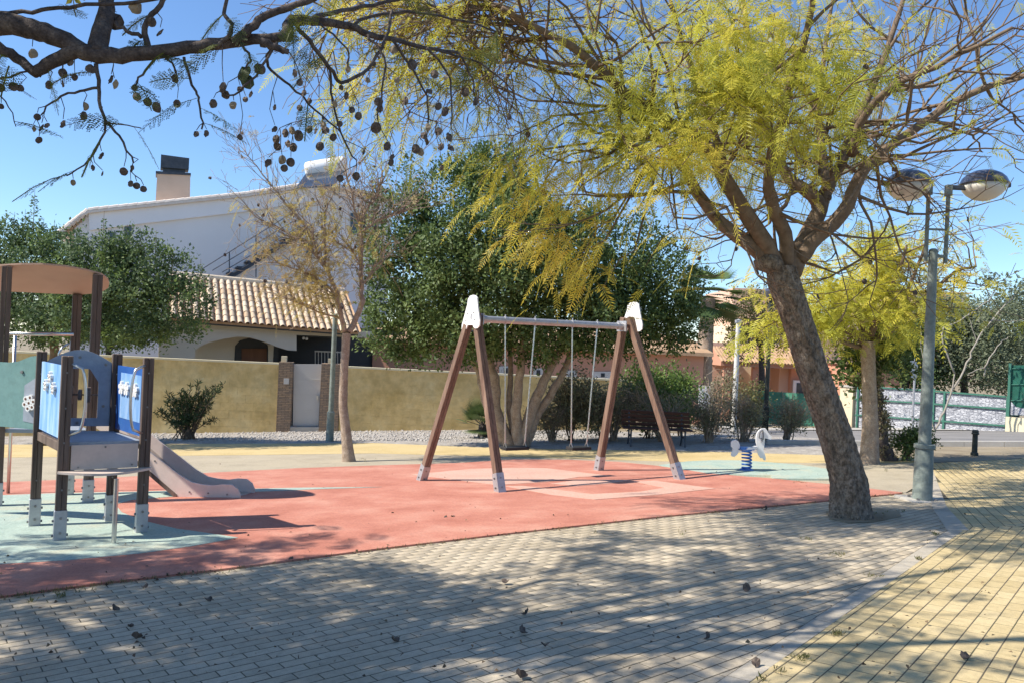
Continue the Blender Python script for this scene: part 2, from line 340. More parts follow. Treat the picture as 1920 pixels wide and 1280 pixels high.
# plan outlines worked out on the ground (metres)
RED_NEAR = gxy((-260, 1158), (0, 1120), (210, 1092), (420, 1068), (700, 1031), (960, 1000), (1250, 968), (1480, 946), (1692, 925))
RED_FAR = gxy((1692, 924), (1600, 913), (1452, 898), (1330, 888), (1236, 874), (1160, 866), (1060, 862), (960, 862), (860, 868), (700, 873), (560, 878), (350, 889), (0, 905), (-260, 922))
slab('red_rubber_surface', RED_NEAR+RED_FAR, 0.014, M['red'], 'red rubber safety surface under the swings and play tower', 0.05)
def patch(name, pts, top, mat, label): slab(name, gxy(*pts), top, mat, label, 0.045 if name.startswith('mint') else 0.004)
patch('mint_rubber_surface', [(-260, 1095), (0, 1060), (120, 1053), (260, 1040), (360, 1026), (446, 1010), (400, 1003), (330, 993), (268, 978), (228, 962), (216, 947), (250, 938), (330, 932), (480, 923), (600, 918), (716, 914), (560, 915.5), (400, 919), (250, 923), (100, 926), (-260, 940)], 0.0185, M['mint'], 'mint green rubber patch under the play tower')
patch('mint_rubber_surface', [(1236, 872.5), (1290, 865.5), (1345, 863), (1400, 864), (1500, 872), (1600, 887), (1570, 899), (1450, 898), (1445, 892.5), (1330, 888.5)], 0.0185, M['mint'], 'mint green rubber patch under the spring horse')
Z3 = lambda *p: [(740+x/2.908, 520+y/2.908) for x, y in p]
patch('pink_rubber_marking', Z3((90, 1078), (420, 1046), (640, 1040), (830, 1043), (1180, 1085), (1000, 1092), (830, 1118), (560, 1136)), 0.0188, M['pink'], 'pale pink triangle laid in the red rubber near the swing')
patch('pink_rubber_marking', Z3((600, 1142), (700, 1140), (1075, 1185), (1340, 1172), (1470, 1150), (1300, 1116), (1420, 1112), (1750, 1155), (1400, 1192), (1090, 1216), (860, 1190)), 0.0188, M['pink'], 'pale pink bent stripe laid in the red rubber by the near edge')
patch('pink_rubber_marking', Z3((850, 1128), (1000, 1108), (1300, 1108), (1160, 1128), (1000, 1140)), 0.0188, M['pink'], 'small pale pink bar laid in the red rubber under the swings')
# far paths and gravel, told apart only by colour at that distance
patch('far_beige_path', [(-300, 925), (0, 907), (350, 891), (700, 875), (960, 864), (1060, 864), (1240, 876), (1450, 900), (1690, 926), (1765, 880), (1752, 866), (1560, 866), (1290, 864), (900, 853), (700, 848), (480, 851), (0, 856), (-300, 862)], -0.012, M['farpath'], 'beige paved path running behind the red rubber')
patch('far_yellow_path', [(-300, 862), (0, 856), (480, 851), (700, 848), (900, 853), (1290, 864), (1560, 866), (1752, 866), (1730, 856), (1560, 851), (1290, 843), (960, 838), (700, 828), (480, 829), (0, 831), (-300, 834)], -0.008, M['faryel'], 'yellow paved path running past the thin tree and the bench')
patch('gravel_bed', [(-300, 836), (0, 832), (480, 830), (700, 829), (960, 839), (1290, 844), (1560, 852), (1640, 850), (1600, 822), (1300, 812), (1100, 806), (880, 804), (605, 800), (520, 805), (300, 811), (0, 817), (-300, 822)], -0.006, M['gravel'], 'pale gravel bed along the foot of the ochre wall')
# ------------------------------------------------------------------ block paving, block by block
def make_block(name, L, W, H, mat, ch=0.0012):
    b = MB(); b.box((0, 0, -H/2), (L/2, 0, 0), (0, W/2, 0), (0, 0, H/2))
    v = b.v; l, w = L/2, W/2
    vs_ = [(-l, -w, -H), (l, -w, -H), (l, w, -H), (-l, w, -H), (-l, -w, -ch), (l, -w, -ch), (l, w, -ch), (-l, w, -ch),
           (-l+ch, -w+ch, 0), (l-ch, -w+ch, 0), (l-ch, w-ch, 0), (-l+ch, w-ch, 0)]
    fs = [(8, 9, 10, 11)]
    for r in (0, 4):
        for i in range(4):
            j = (i+1) % 4; fs.append((r+i, r+j, r+4+j, r+4+i))
    me = bpy.data.meshes.new(name); me.from_pydata(vs_, [], fs); me.update(); me.materials.append(mat)
    return me, np.array(vs_), np.array(fs)
def pave(name, label, part, field, poly, ang, L, W, mat, top, seed, gap=0.0068, gl=1.0, gw=1.4, keep=300, bond=0.5, view=True, jit=0.0003):
    rng = random.Random(seed)
    bed = slab(name, poly, top-0.0011, M['joint'], label, 0.03)
    a = rad(ang); u = Vector((math.sin(a), math.cos(a), 0)); v = Vector((math.cos(a), -math.sin(a), 0))
    u.z = GX*u.x+GY*u.y; v.z = GX*v.x+GY*v.y; u.normalize(); v.normalize(); w = u.cross(v)
    if w.z < 0: w = -w; 
    v = w.cross(u)
    me, bv, bf = make_block(part, L-gap*gl, W-gap*gw, 0.05, mat)
    cx = sum(p[0] for p in poly)/len(poly); cy = sum(p[1] for p in poly)/len(poly); o = Vector((cx, cy, zg(cx, cy)+top))
    R = max(math.hypot(p[0]-cx, p[1]-cy) for p in poly)
    cells = []
    for j in range(int(-R/W)-1, int(R/W)+2):
        for i in range(int(-R/L)-2, int(R/L)+2):
            c = o+u*((i+(bond if j % 2 else 0))*L)+v*(j*W)
            if not inside(poly, c.x, c.y): continue
            if view:
                if c.y < 3.2 or abs(c.x/c.y) > 0.85: continue
            cells.append((c.y*c.y/1.0, c))
    cells.sort(key=lambda q: q[0]); VV = []; FF = []; k = 0
    for q, (dd, c) in enumerate(cells):
        c = c + w*rng.uniform(-jit, jit)
        rot = Matrix.Rotation(rng.gauss(0, 0.005), 3, w) @ Matrix.Rotation(rng.gauss(0, 0.0018), 3, u) @ Matrix.Rotation(rng.gauss(0, 0.0014), 3, v)
        mt = rot @ Matrix((u, v, w)).transposed()
        vis = -60 < 960+(c.x/c.y)*F-0 < 1980 and c.y > 3.75
        if k < keep and vis:
            ob = bpy.data.objects.new(part, me); COL.objects.link(ob); ob.parent = bed
            ob.matrix_local = Matrix.Translation(c) @ mt.to_4x4(); k += 1
        else:
            m3 = np.array(mt); VV.append(bv @ m3.T + np.array(c)); FF.append(bf+len(bv)*len(FF))
    if VV:
        ob = np_mesh(field, np.concatenate(VV), np.concatenate(FF), mat, bed); ob['kind'] = 'stuff'
    return bed
slab('paving_bed', [(-5, 2), (7, 2), (10, 8), (12, 16), (7.5, 14.8), (5.8, 11.2), (0, 7.7), (-3.6, 5.4)], -0.025, M['joint'], 'sand bed showing in the joints of the paving', 0.02)
a40 = rad(40.45); du = (math.sin(a40), math.cos(a40)); dv = (math.cos(a40), -math.sin(a40))
def along(p, t, s=0): return (p[0]+du[0]*t+dv[0]*s, p[1]+du[1]*t+dv[1]*s)
K0 = (1.09, 3.87)                                   # left edge of the pale kerb row
kl = [along(K0, t) for t in (-2.5, 0, 2, 4, 5.4)]
kr = [along(K0, t, 0.13) for t in (-2.5, 0, 2, 4, 5.25)]
grey_poly = [along(K0, -2.5, .06), along(K0, 0, .06), along(K0, 5.3, .06), (4.9, 8.0), (5.58, 9.3), (6.65, 11.4), (5.5, 10.62)] + [(x, y+0.06) for x, y in RED_NEAR[::-1]] + [(-5.5, 2.6)]
pave('grey_paving', 'grey running bond block paving in the foreground', 'paver', 'paver_field', grey_poly, 52.2, 0.204, 0.092, M['greypav'], -0.0035, 1)
pave('pale_kerb_row', 'pale grey kerb row between the grey and yellow paving', 'kerb_block', 'kerb_field', kl+kr[::-1], 40.45, 0.25, 0.132, M['kerbpav'], 0.0012, 2, bond=0)
yel_poly = [along(K0, -2.5, .075), along(K0, 5.25, .075), (4.75, 8.05), (5.5, 8.15), (8.5, 8.45), (7, 5), (5, 2.6)]
pave('yellow_paving', 'yellow block paving in the near right corner', 'paver', 'paver_field', yel_poly, 40.45, 0.2, 0.105, M['yelpav'], 0.0, 3, gap=0.0055, gl=1.7, gw=1.2)
yel2 = [(4.72, 7.9), (5.36, 9.38), (7.09, 12.81), (8.0, 14.6), (11.5, 16.0), (11.0, 8.6), (8.5, 8.40), (5.5, 8.05)]
pave('yellow_side_path', 'yellow block path leading away past the lamppost', 'paver', 'paver_field', yel2, 23.5, 0.2, 0.105, M['yelpav'], -0.0015, 4, gap=0.006, gl=1.6, gw=1.3)
kk = [(4.42, 7.9), (4.75, 7.97), (5.36, 9.38), (7.09, 12.81), (8.0, 14.6), (7.72, 14.6), (6.82, 12.92), (5.06, 9.47)]
def resample(pts, n):
    pts = [Vector((x, y, 0)) for x, y in pts]; L = [0]
    for a, b_ in zip(pts, pts[1:]): L.append(L[-1]+(b_-a).length)
    out = []
    for k in range(n+1):
        t = L[-1]*k/n; i = max(q for q in range(len(L)-1) if L[q] <= t+1e-9); out.append(pts[i].lerp(pts[i+1], (t-L[i])/(L[i+1]-L[i])))
    return out
n = 18; le, re_ = resample([(4.54, 7.93), (5.2, 9.42), (6.95, 12.87), (7.85, 14.6)], n), resample([(4.75, 7.90), (5.36, 9.38), (7.09, 12.81), (8.0, 14.6)], n)
bed = slab('side_kerb_row', kk, -0.004, M['joint'], 'pale kerb row beside the lamppost', 0.02)
zt_ = lambda p, dz=0.0: Vector((p.x, p.y, zg(p.x, p.y)+dz))
for k in range(n):
    q = [le[k].lerp(le[k+1], .012), re_[k].lerp(re_[k+1], .012), re_[k+1], le[k+1]]
    b = MB(); b.prism([zt_(p, -0.04) for p in q], UP*0.0425); b.build('kerb_block', M['kerbpav'], bed)
# road at the far right with its kerb
def gridsheet(name, x0, x1, y0, y1, top, mat, label, nx=14, ny=12, sk=0.0):
    V = []; 
    for j in range(ny+1):
        for i in range(nx+1):
            x = x0+(x1-x0)*i/nx; y = y0+(y1-y0)*j/ny+sk*(x-x0); V.append((x, y, zg(x, y)+top))
    Q = [(j*(nx+1)+i, j*(nx+1)+i+1, (j+1)*(nx+1)+i+1, (j+1)*(nx+1)+i) for j in range(ny) for i in range(nx)]
    return structure(np_mesh(name, V, Q, mat, smooth=True), label)
gridsheet('road', 6.5, 40, 19.5, 29, -0.02, M['asphalt'], 'grey street passing behind the park on the right', sk=-0.06)
gridsheet('pavement', 7.5, 40, 29.2, 31.2, 0.0, M['concrete'], 'pale pavement along the printed stone fence', sk=-0.06)
b = MB()
for i in range(34):
    x0, x1 = 6.5+i*0.95, 6.5+i*0.95+0.94
    p0 = Vector((x0, 19.4-0.06*(x0-6.5), 0)); p1 = Vector((x1, 19.4-0.06*(x1-6.5), 0)); p0.z = zg(p0.x, p0.y)+0.03; p1.z = zg(p1.x, p1.y)+0.03
    b.bar(p0, p1, 0.14, 0.14)
structure(b.build('road_kerb', M['concrete']), 'concrete kerb between the park and the street')
# ================================================================== SWING SET
nl, nr, fl, fr = G(790, 901), G(938, 923), G(1122, 882), G(1275, 899)
sw = empty('swing_set', (nl+nr+fl+fr)/4, 'brown timber swing set with white end plates and two flat black seats', 'swing')
bn, bf_ = P(892, 598, 11.4), P(1172, 612, 12.82)
bdir = (bf_-bn).normalized(); bh = Vector((bdir.x, bdir.y, 0)).normalized(); bperp = Vector((-bh.y, bh.x, 0))
bnorm = bperp
def leg(base, top, inner):
    t = (top-base).normalized()
    b = MB(); side = bh
    for s in (-1, 1):
        y = t.cross(side).normalized()
        b.box((base+top)/2+side*0.028*s, side*0.0265, y*0.055, (top-base)/2, 0.006)
    o = b.build('leg', M['swingwood'], sw)
    m = MB(); m.bar(base-t*0.02, base+t*0.27, 0.128, 0.118, up=side); br = m.build('foot_bracket', M['zinc'], o)
    m = Each()
    for h in (0.07, 0.2):
        for sgn in (-1, 1):
            m.tube([base+t*h-side*0.072*1, base+t*h-side*0.055], 0.012, 8)
            m.tube([base+t*h+t.cross(side)*0.058*sgn, base+t*h+t.cross(side)*0.074*sgn], 0.011, 8)
    m.build('bolt', M['bolt'], o)
ntop_l, ntop_r = P(884, 588, 11.46), P(893, 588, 11.33)
ftop_l, ftop_r = P(1171, 596, 12.92), P(1180, 596, 12.78)
leg(nl, ntop_l, 1); leg(nr, ntop_r, 1); leg(fl, ftop_l, -1); leg(fr, ftop_r, -1)
b = MB(); b.tube([bn-bh*0.0, bf_], 0.052, 14); b.build('beam', M['zinc'], sw, angle=40)
pl = [(500, 140), (545, 150), (580, 200), (598, 400), (632, 650), (625, 755), (590, 800), (550, 812), (515, 792), (490, 742), (390, 742), (362, 815), (315, 838), (270, 828), (275, 740), (330, 540), (385, 330), (397, 225), (440, 160)]
plane0 = (ntop_l+ntop_r)/2 - bh*0.075
npoly = [on_plane(840+x/10.67, 540+y/10.67, plane0, bh) for x, y in pl]
pn = bh
b = MB(); b.prism(npoly, pn*0.018); po = b.build('end_plate', M['white'], sw)
b = Each()
for x, y in ((400, 512), (520, 495), (362, 652), (540, 632)):
    c = on_plane(840+x/10.67, 540+y/10.67, plane0, bh); b.tube([c-pn*0.008, c+pn*0.004], 0.011, 8)
b.build('bolt', M['bolt'], po)
b = MB(); c = on_plane(840+465/10.67, 540+570/10.67, plane0, bh); b.box(c-pn*0.002, bperp*0.016, UP*0.04, pn*0.003); b.build('maker_label', M['zinc'], po)
shift = (ftop_l+ftop_r)/2-(ntop_l+ntop_r)/2
b = MB(); b.prism([p+shift+bh*0.15 for p in npoly], -pn*0.018); b.build('end_plate', M['white'], sw)
for ctr, s in (((ntop_l+ntop_r)/2, 1), ((ftop_l+ftop_r)/2, -1)):
    q = bn if s > 0 else bf_
    b = MB(); c = Vector(q)
    b.box(c+bh*0.07*s, bperp*0.12, UP*0.085, bh*0.008); b.tube([c+bh*0.07*s, c+bh*0.17*s], 0.062, 12)
    b.build('beam_bracket', M['zinc'], sw)
def beam_at(px): 
    # point of the beam seen at that column
    best = min((abs(960+F*((p.x/p.y)*CR+((p.z-EYE)/p.y)*SR)-px), i) for i, p in ((k, bn.lerp(bf_, k/200)) for k in range(201)))
    return bn.lerp(bf_, best[1]/200)
for (t0, t1), (s0, s1), sy in (((948, 1003), (942, 988), 839), ((1073, 1120), (1066, 1104), 839)):
    a0, a1 = beam_at(t0), beam_at(t1)
    c0 = on_plane((s0+3), sy, bn, bnorm); c1 = on_plane((s1-3), sy, bn, bnorm)
    mid = (c0+c1)/2; z = mid.z
    se = MB(); hx = (c1-c0).length/2+0.02
    se.box(mid, bh*hx, bperp*0.095, UP*0.024, 0.008)
    so_ = se.build('seat', M['black'], sw)
    for top, sd in ((a0, -1), (a1, 1)):
        ch = MB(); end = mid+bh*(hx-0.035)*sd+UP*0.09; topp = top-UP*0.05
        n = 46; pts = [topp.lerp(end, k/n) for k in range(n+1)]
        for k in range(n):
            x = bh if k % 2 else bperp
            d = pts[k+1]-pts[k]; ch.box((pts[k]+pts[k+1])/2, x*0.0105, d.cross(x).normalized()*0.0045, d*0.58)
        ch.bar(end, mid+bh*(hx-0.035)*sd+bperp*0.06, 0.009, 0.009); ch.bar(end, mid+bh*(hx-0.035)*sd-bperp*0.06, 0.009, 0.009)
        ch.build('chain', M['steel'], sw)
        hg = MB(); hg.tube([top+bh*0.02, top-bh*0.02], 0.058, 12); hg.tube([top+UP*0.05, top+UP*0.085], 0.012, 6); hg.tube([top, topp-UP*0.02], 0.014, 6); hg.build('hanger', M['zinc'], sw)
# ================================================================== SPRING HORSE
hb = G(1400, 882)
hs = empty('spring_horse', hb, 'white panel rocking horse on a thick blue coil spring', 'spring rider')
hp = lambda x, y: on_plane(1340+x/8.727, 770+y/8.727, hb, Vector((0, 1, 0)))
def panel(pts, name, dy, mat=None, th=0.03):
    b = MB(); b.prism([hp(*p)+Vector((0, dy, 0)) for p in pts], Vector((0, th, 0))); return b.build(name, mat or M['white'], hs)
head = [(740, 275), (800, 268), (825, 300), (850, 345), (900, 408), (896, 452), (860, 448), (795, 432), (786, 520), (778, 580), (765, 606), (790, 690), (806, 745), (800, 792), (775, 785), (768, 756), (722, 752), (690, 700), (668, 640), (668, 560), (650, 500), (650, 420), (665, 350), (700, 300)]
ho = panel(head, 'head_panel', -0.10, th=0.035)
b = MB(); pts = [hp(745, 300), hp(710, 330), hp(695, 430), hp(740, 432), hp(745, 480)]; b.tube([p+Vector((0, -0.112, 0)) for p in pts], 0.008, 6); b.tube([p+Vector((0, -0.112, 0)) for p in (hp(755, 300), hp(762, 380), hp(760, 450))], 0.008, 6); b.build('rein_line', M['darkmetal'], ho)
panel([(270, 500), (300, 475), (340, 465), (385, 490), (410, 555), (400, 620), (370, 700), (318, 745), (275, 735), (265, 708), (290, 650), (300, 605), (268, 575)], 'tail_panel', -0.02, th=0.04)
b = MB(); b.prism([hp(*p)+Vector((0, -0.09, 0)) for p in ((500, 600), (545, 580), (575, 590), (668, 565), (668, 606), (560, 616), (500, 616))], Vector((0, 0.10, 0))); b.build('seat', M['white'], hs)
b = MB(); b.bar(hp(720, 480)+Vector((0, -0.16, 0)), hp(720, 480)+Vector((0, 0.06, 0)), 0.02, 0.02); b.build('handle', M['zinc'], hs)
b = MB(); b.bar(hp(380, 618)+Vector((0, 0.0, 0)), hp(700, 612)+Vector((0, 0.0, 0)), 0.04, 0.018); b.build('support_bar', M['bluespring'], hs)
ct = hp(525, 612); cb = hb+UP*0.03; pts = []
for k in range(0, 131):
    t = k/130; a = t*2*math.pi*6.3; c = cb.lerp(ct, t); r = 0.078
    pts.append(c+Vector((math.cos(a)*r, math.sin(a)*r, 0)))
b = MB(); b.tube(pts, 0.0145, 7); b.build('spring', M['bluespring'], hs, smooth=True)
b = MB(); b.lathe(hb, [(0.12, 0), (0.12, 0.03), (0.08, 0.04)], 16); b.build('base_plate', M['bluespring'], hs)
b = MB(); b.box(ct+UP*0.005, (0.11, 0, 0), (0, 0.08, 0), (0, 0, 0.02)); b.build('top_plate', M['bluespring'], hs)
# ================================================================== BENCH
b0, b1 = G(1172, 836), G(1288, 836); bu = (b1-b0); bu.z = 0; blen = bu.length; bu.normalize(); bv_ = Vector((bu.y, -bu.x, 0))
if bv_.y > 0: bv_ = -bv_
bz = zg(*((b0+b1)/2)[:2]); bc = Vector(((b0+b1)/2)); bc.z = bz
pb = empty('park_bench', bc, 'dark brown slatted park bench under the shrubs behind the swings', 'bench')
for i in range(4):
    b = MB(); c = bc-bv_*(0.20+0.035*i)+UP*(0.50+0.095*i); b.box(c, bu*(blen/2+0.09), (bv_*0.3+UP).normalized()*0.041, (bv_-UP*0.3).normalized()*0.016, 0.005); b.build('back_slat', M['benchwood'], pb)
for i in range(4):
    b = MB(); c = bc+bv_*(-0.13+0.115*i)+UP*0.43; b.box(c, bu*(blen/2+0.09), bv_*0.05, UP*0.016, 0.005); b.build('seat_slat', M['benchwood'], pb)
for s in (-1, 1):
    e = bc+bu*s*(blen/2-0.1); b = MB()
    b.tube([e+bv_*0.27+UP*0.0, e+bv_*0.2+UP*0.2, e+bv_*0.22+UP*0.41], 0.022, 8)
    b.tube([e-bv_*0.3, e-bv_*0.18+UP*0.2, e-bv_*0.19+UP*0.42, e-bv_*0.32+UP*0.8], 0.022, 8)
    b.tube([e+bv_*0.24+UP*0.40, e-bv_*0.2+UP*0.40], 0.02, 8); b.tube([e+bv_*0.2+UP*0.2, e+UP*0.26, e-bv_*0.18+UP*0.2], 0.016, 8)
    b.build('leg', M['darkmetal'], pb, angle=50)
# ================================================================== LAMPPOST
lb = G(1729, 936); D = lb.y
lp = empty('double_lamppost', lb, 'tall grey green lamppost with two round milky lamps beside the leaning tree', 'lamppost')
h = lambda py: (936-py)/1450*D
b = MB(); b.lathe(lb, [(0.125, -0.05), (0.125, 0.02), (0.118, 0.05), (0.108, h(845)), (0.106, h(840)), (0.126, h(839)), (0.126, h(832)), (0.10, h(831))], 20); b.build('base_sleeve', M['lamppaint'], lp, angle=35)
b = MB(); b.lathe(lb, [(0.077, h(833)), (0.069, h(700)), (0.058, h(560)), (0.054, h(478)), (0.057, h(472)), (0.050, h(468)), (0.03, h(466))], 18); b.build('pole', M['lamppaint'], lp, angle=35)
b = Each()
for k in range(4):
    a = rad(45+90*k); c = lb+Vector((math.cos(a)*0.16, math.sin(a)*0.16, 0)); b.tube([c, c+UP*0.035], 0.018, 6)
b.build('anchor_bolt', M['bolt'], lp)
b = MB(); b.box(lb-UP*0.01, (0.24, 0, 0), (0, 0.24, 0), (0, 0, 0.022)); b.build('footing', M['concrete'], lp)
px_m = D/1450
for s, ux, top, bot, hx in ((-1, -0.095, 352, 490, 1703), (1, 0.16, 352, 492, 1845)):
    ub = lb+Vector((ux, 0, 0)); b = MB()
    b.tube([ub+UP*h(bot), ub+UP*h(top)], 0.026, 10)
    b.bar(lb+UP*h(480), ub+UP*h(480), 0.03, 0.035); b.bar(lb+UP*h(430), ub+UP*h(430), 0.022, 0.025)
    b.box(ub+UP*h(356), (0.035, 0, 0), (0, 0.035, 0), (0, 0, 0.07))
    b.build('arm', M['lamppaint'], lp)
    hc = P(hx, 346, D); hc.y = D
    b = MB(); b.bar(ub+UP*h(350), Vector((hc.x-s*0.2, D, (ub+UP*h(350)).z)), 0.05, 0.06, bev=0.012); b.build('arm', M['darkmetal'], lp)
    hd = MB(); hd.lathe(hc, [(0.285, -0.012), (0.292, 0.0), (0.285, 0.012), (0.255, 0.075), (0.205, 0.125), (0.13, 0.165), (0.05, 0.18), (0.005, 0.182)], 28); ho = hd.build('lamp_hood', M['lamphood'], lp, angle=50)
    hd = MB(); hd.lathe(hc-UP*0.003, [(0.004, -0.215), (0.06, -0.207), (0.14, -0.178), (0.205, -0.13), (0.25, -0.075), (0.272, -0.012)], 28); hd.build('diffuser', M['diffuser'], lp, smooth=True)
    hd = MB(); hd.box(hc+Vector((s*0.305, 0, 0.0)), (0.03, 0, 0), (0, 0.035, 0), (0, 0, 0.03), 0.008); hd.build('latch', M['darkmetal'], ho)
# ================================================================== PLAY TOWER
A_, B_, C_, D_ = G(111, 1014), G(264, 999), G(206, 978), G(64, 987)      # near, right, back right, back left post feet
tw = empty('play_tower', (A_+B_+C_+D_)/4, 'small timber play tower with blue side panels, tan roof and beige slide', 'play tower')
e1 = (B_-A_); e1.z = 0; e1.normalize(); e2 = Vector((-e1.y, e1.x, 0))
def post(foot, top, name='post', w=0.092, mat=None, brk=True):
    b = MB()
    for s in (-1, 1):
        c = Vector((foot.x, foot.y, (foot.z+top)/2))+e1*0.0245*s*(w/0.092)
        b.box(c, e1*0.0235*(w/0.092), e2*w/2, UP*(top-foot.z)/2, 0.005)
    o = b.build(name, mat or M['wood'], tw)
    if brk:
        m = MB(); c = foot+UP*0.15; m.box(c, e1*(w/2+0.008), e2*(w/2+0.008), UP*0.155, 0.004); m.build('foot_bracket', M['zinc'], o)
        m = Each()
        for z in (0.06, 0.2):
            for sx in (-1, 1): m.tube([foot+UP*z+e1*(w/2+0.007)*sx, foot+UP*z+e1*(w/2+0.024)*sx], 0.013, 8)
            m.tube([foot+UP*(z+0.03)-e2*(w/2+0.007), foot+UP*(z+0.03)-e2*(w/2+0.02)], 0.012, 8)
        m.build('bolt', M['bolt'], o)
    if name == 'post':
        m = Each()
        for z in (0.5, 0.95, 1.28, 1.62):
            c = Vector((foot.x, foot.y, foot.z+z)); m.tube([c-e2*(w/2+0.001), c-e2*(w/2+0.008)], 0.009, 8)
        m.build('bolt', M['bolt'], o)
    return o
FL = 0.335
for f in (A_, B_, C_, D_): post(f, 1.17)
at_ = lambda p, z: Vector((p.x, p.y, z))
def flat(p, q, outline, th, name, mat, off=0.0, parent=None):
    """board between two posts; outline in (0..1 along, z)"""
    d = (q-p); d.z = 0; n = Vector((d.y, -d.x, 0)).normalized()
    b = MB(); b.prism([at_(p+d*t, z)+n*(off-th/2) for t, z in outline], n*th)
    return b.build(name, mat, parent or tw), d, n
i0, i1 = 0.07, 0.93
# floor
b = MB(); b.prism([at_(A_+(C_-A_)*0.03, FL-0.035), at_(B_+(D_-B_)*0.03, FL-0.035), at_(C_+(A_-C_)*0.03, FL-0.035), at_(D_+(B_-D_)*0.03, FL-0.035)], UP*0.035); b.build('platform', M['greyboard'], tw)
def rail(p, q, z, hgt=0.09, w=0.04):
    b = MB(); d = (q-p); d.z = 0; d.normalize(); b.bar(at_(p, z)+d*0.05, at_(q, z)-d*0.05, w, hgt, bev=0.005); return b.build('rail', M['wood'], tw)
rail(D_, A_, FL-0.05); rail(B_, C_, FL-0.05); rail(C_, D_, FL-0.05)
# left blue board (outside face, its sunlight put into the paler blue)
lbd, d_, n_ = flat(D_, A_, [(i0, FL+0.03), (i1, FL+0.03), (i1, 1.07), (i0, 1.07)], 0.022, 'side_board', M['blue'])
def flower(parent, p, d, n, t, z, R, mat, k=6, off=0.02):
    c = at_(p+d*t, z)+n*off; x = d.normalized()
    b = MB()
    for i in range(k+1):
        r = 0 if i == k else R
        a = 2*math.pi*i/k+0.3; cc = c+x*math.cos(a)*r+UP*math.sin(a)*r
        b.tube([cc-n*0.014, cc+n*0.014], R*0.52, 12)
    o = b.build('petal_beads', mat, parent)
    b = Each()
    for i in range(k+1):
        r = 0 if i == k else R
        a = 2*math.pi*i/k+0.3; cc = c+x*math.cos(a)*r+UP*math.sin(a)*r
        b.tube([cc+n*0.0142, cc+n*0.0162], R*0.24, 8)
    b.build('bead_hole', M['brown'], o)
for t, z in ((0.34, 0.84), (0.5, 0.93), (0.64, 0.83)): flower(lbd, D_, d_, n_, t, z, 0.042, M['white'], 5, 0.024)
# right blue board, inner face towards the viewer, its shade put into the darker blue
rbd, d2, n2 = flat(B_, C_, [(i0, FL+0.03), (i1, FL+0.03), (i1, 1.05), (i0, 1.05)], 0.02, 'side_board', M['blueshaded'])
sunpatch, _, _ = flat(B_, C_, [(0.15, 0.50), (0.80, 0.50), (0.80, 0.98), (0.15, 0.98)], 0.026, 'side_board_sun_patch', M['blue'], parent=rbd)  # patch of sunlight on the board, painted as a paler rectangle
for t in (0.28, 0.55, 0.72): flower(rbd, B_, d2, n2, t, 0.82, 0.05, M['white'], 5, -0.024)
# back board with arched top and an eight sided window
zt = lambda t: 1.08+0.16*math.sin(math.pi*clamp((t+0.25)/1.25, 0, 1))
outer = [(i0, FL+0.05)]+[(i1, FL+0.05)]+[(i1+(i0-i1)*k/10, 1.07+0.13*math.sin(math.pi*k/10)) for k in range(11)]
win = [(0.24, 0.47), (0.78, 0.47), (0.78, 0.86), (0.66, 1.0), (0.36, 1.0), (0.24, 0.86)]
def board_with_hole(p, q, outl, hole, th, name, mat):
    d = (q-p); d.z = 0; n = Vector((d.y, -d.x, 0)).normalized()
    bm = bmesh.new(); off = root_loc(tw)
    def loop(pts): 
        vs_ = [bm.verts.new(at_(p+d*t, z)-n*th/2-off) for t, z in pts]
        return [bm.edges.new((vs_[i], vs_[(i+1) % len(vs_)])) for i in range(len(vs_))]
    eds = loop(outl)+loop(hole)
    g = bmesh.ops.triangle_fill(bm, edges=eds, use_beauty=True)
    r = bmesh.ops.extrude_face_region(bm, geom=bm.faces[:])
    bmesh.ops.translate(bm, vec=n*th, verts=[v for v in r['geom'] if isinstance(v, bmesh.types.BMVert)])
    bmesh.ops.recalc_face_normals(bm, faces=bm.faces)
    me = bpy.data.meshes.new(name); bm.to_mesh(me); bm.free(); return link(name, me, tw, mat), d, n
bb, d3, n3 = board_with_hole(C_, D_, outer, win, 0.022, 'arched_back_board', M['greyboard'])
m = Each()
for t, z in ((0.15, 1.05), (0.5, 1.12), (0.86, 0.98), (0.5, 0.42), (0.16, 0.6)): c = at_(C_+d3*t, z)-n3*0.012; m.tube([c-n3*0.01, c], 0.016, 8); m.tube([c+n3*0.024, c+n3*0.034], 0.016, 8)
m.build('bolt', M['bolt'], bb)
m = MB(); c0 = at_(C_+d3*0.24, 0.72); c1 = at_(C_+d3*0.78, 0.72); m.tube([c0, c1], 0.008, 8)
for t, R in ((0.36, 0.085), (0.48, 0.06), (0.60, 0.10), (0.70, 0.05)):
    c = at_(C_+d3*t, 0.72); x = d3.normalized(); m.tube([c-x*0.016, c+x*0.016], R, 14)
m.build('sliding_discs', M['wood'], bb)
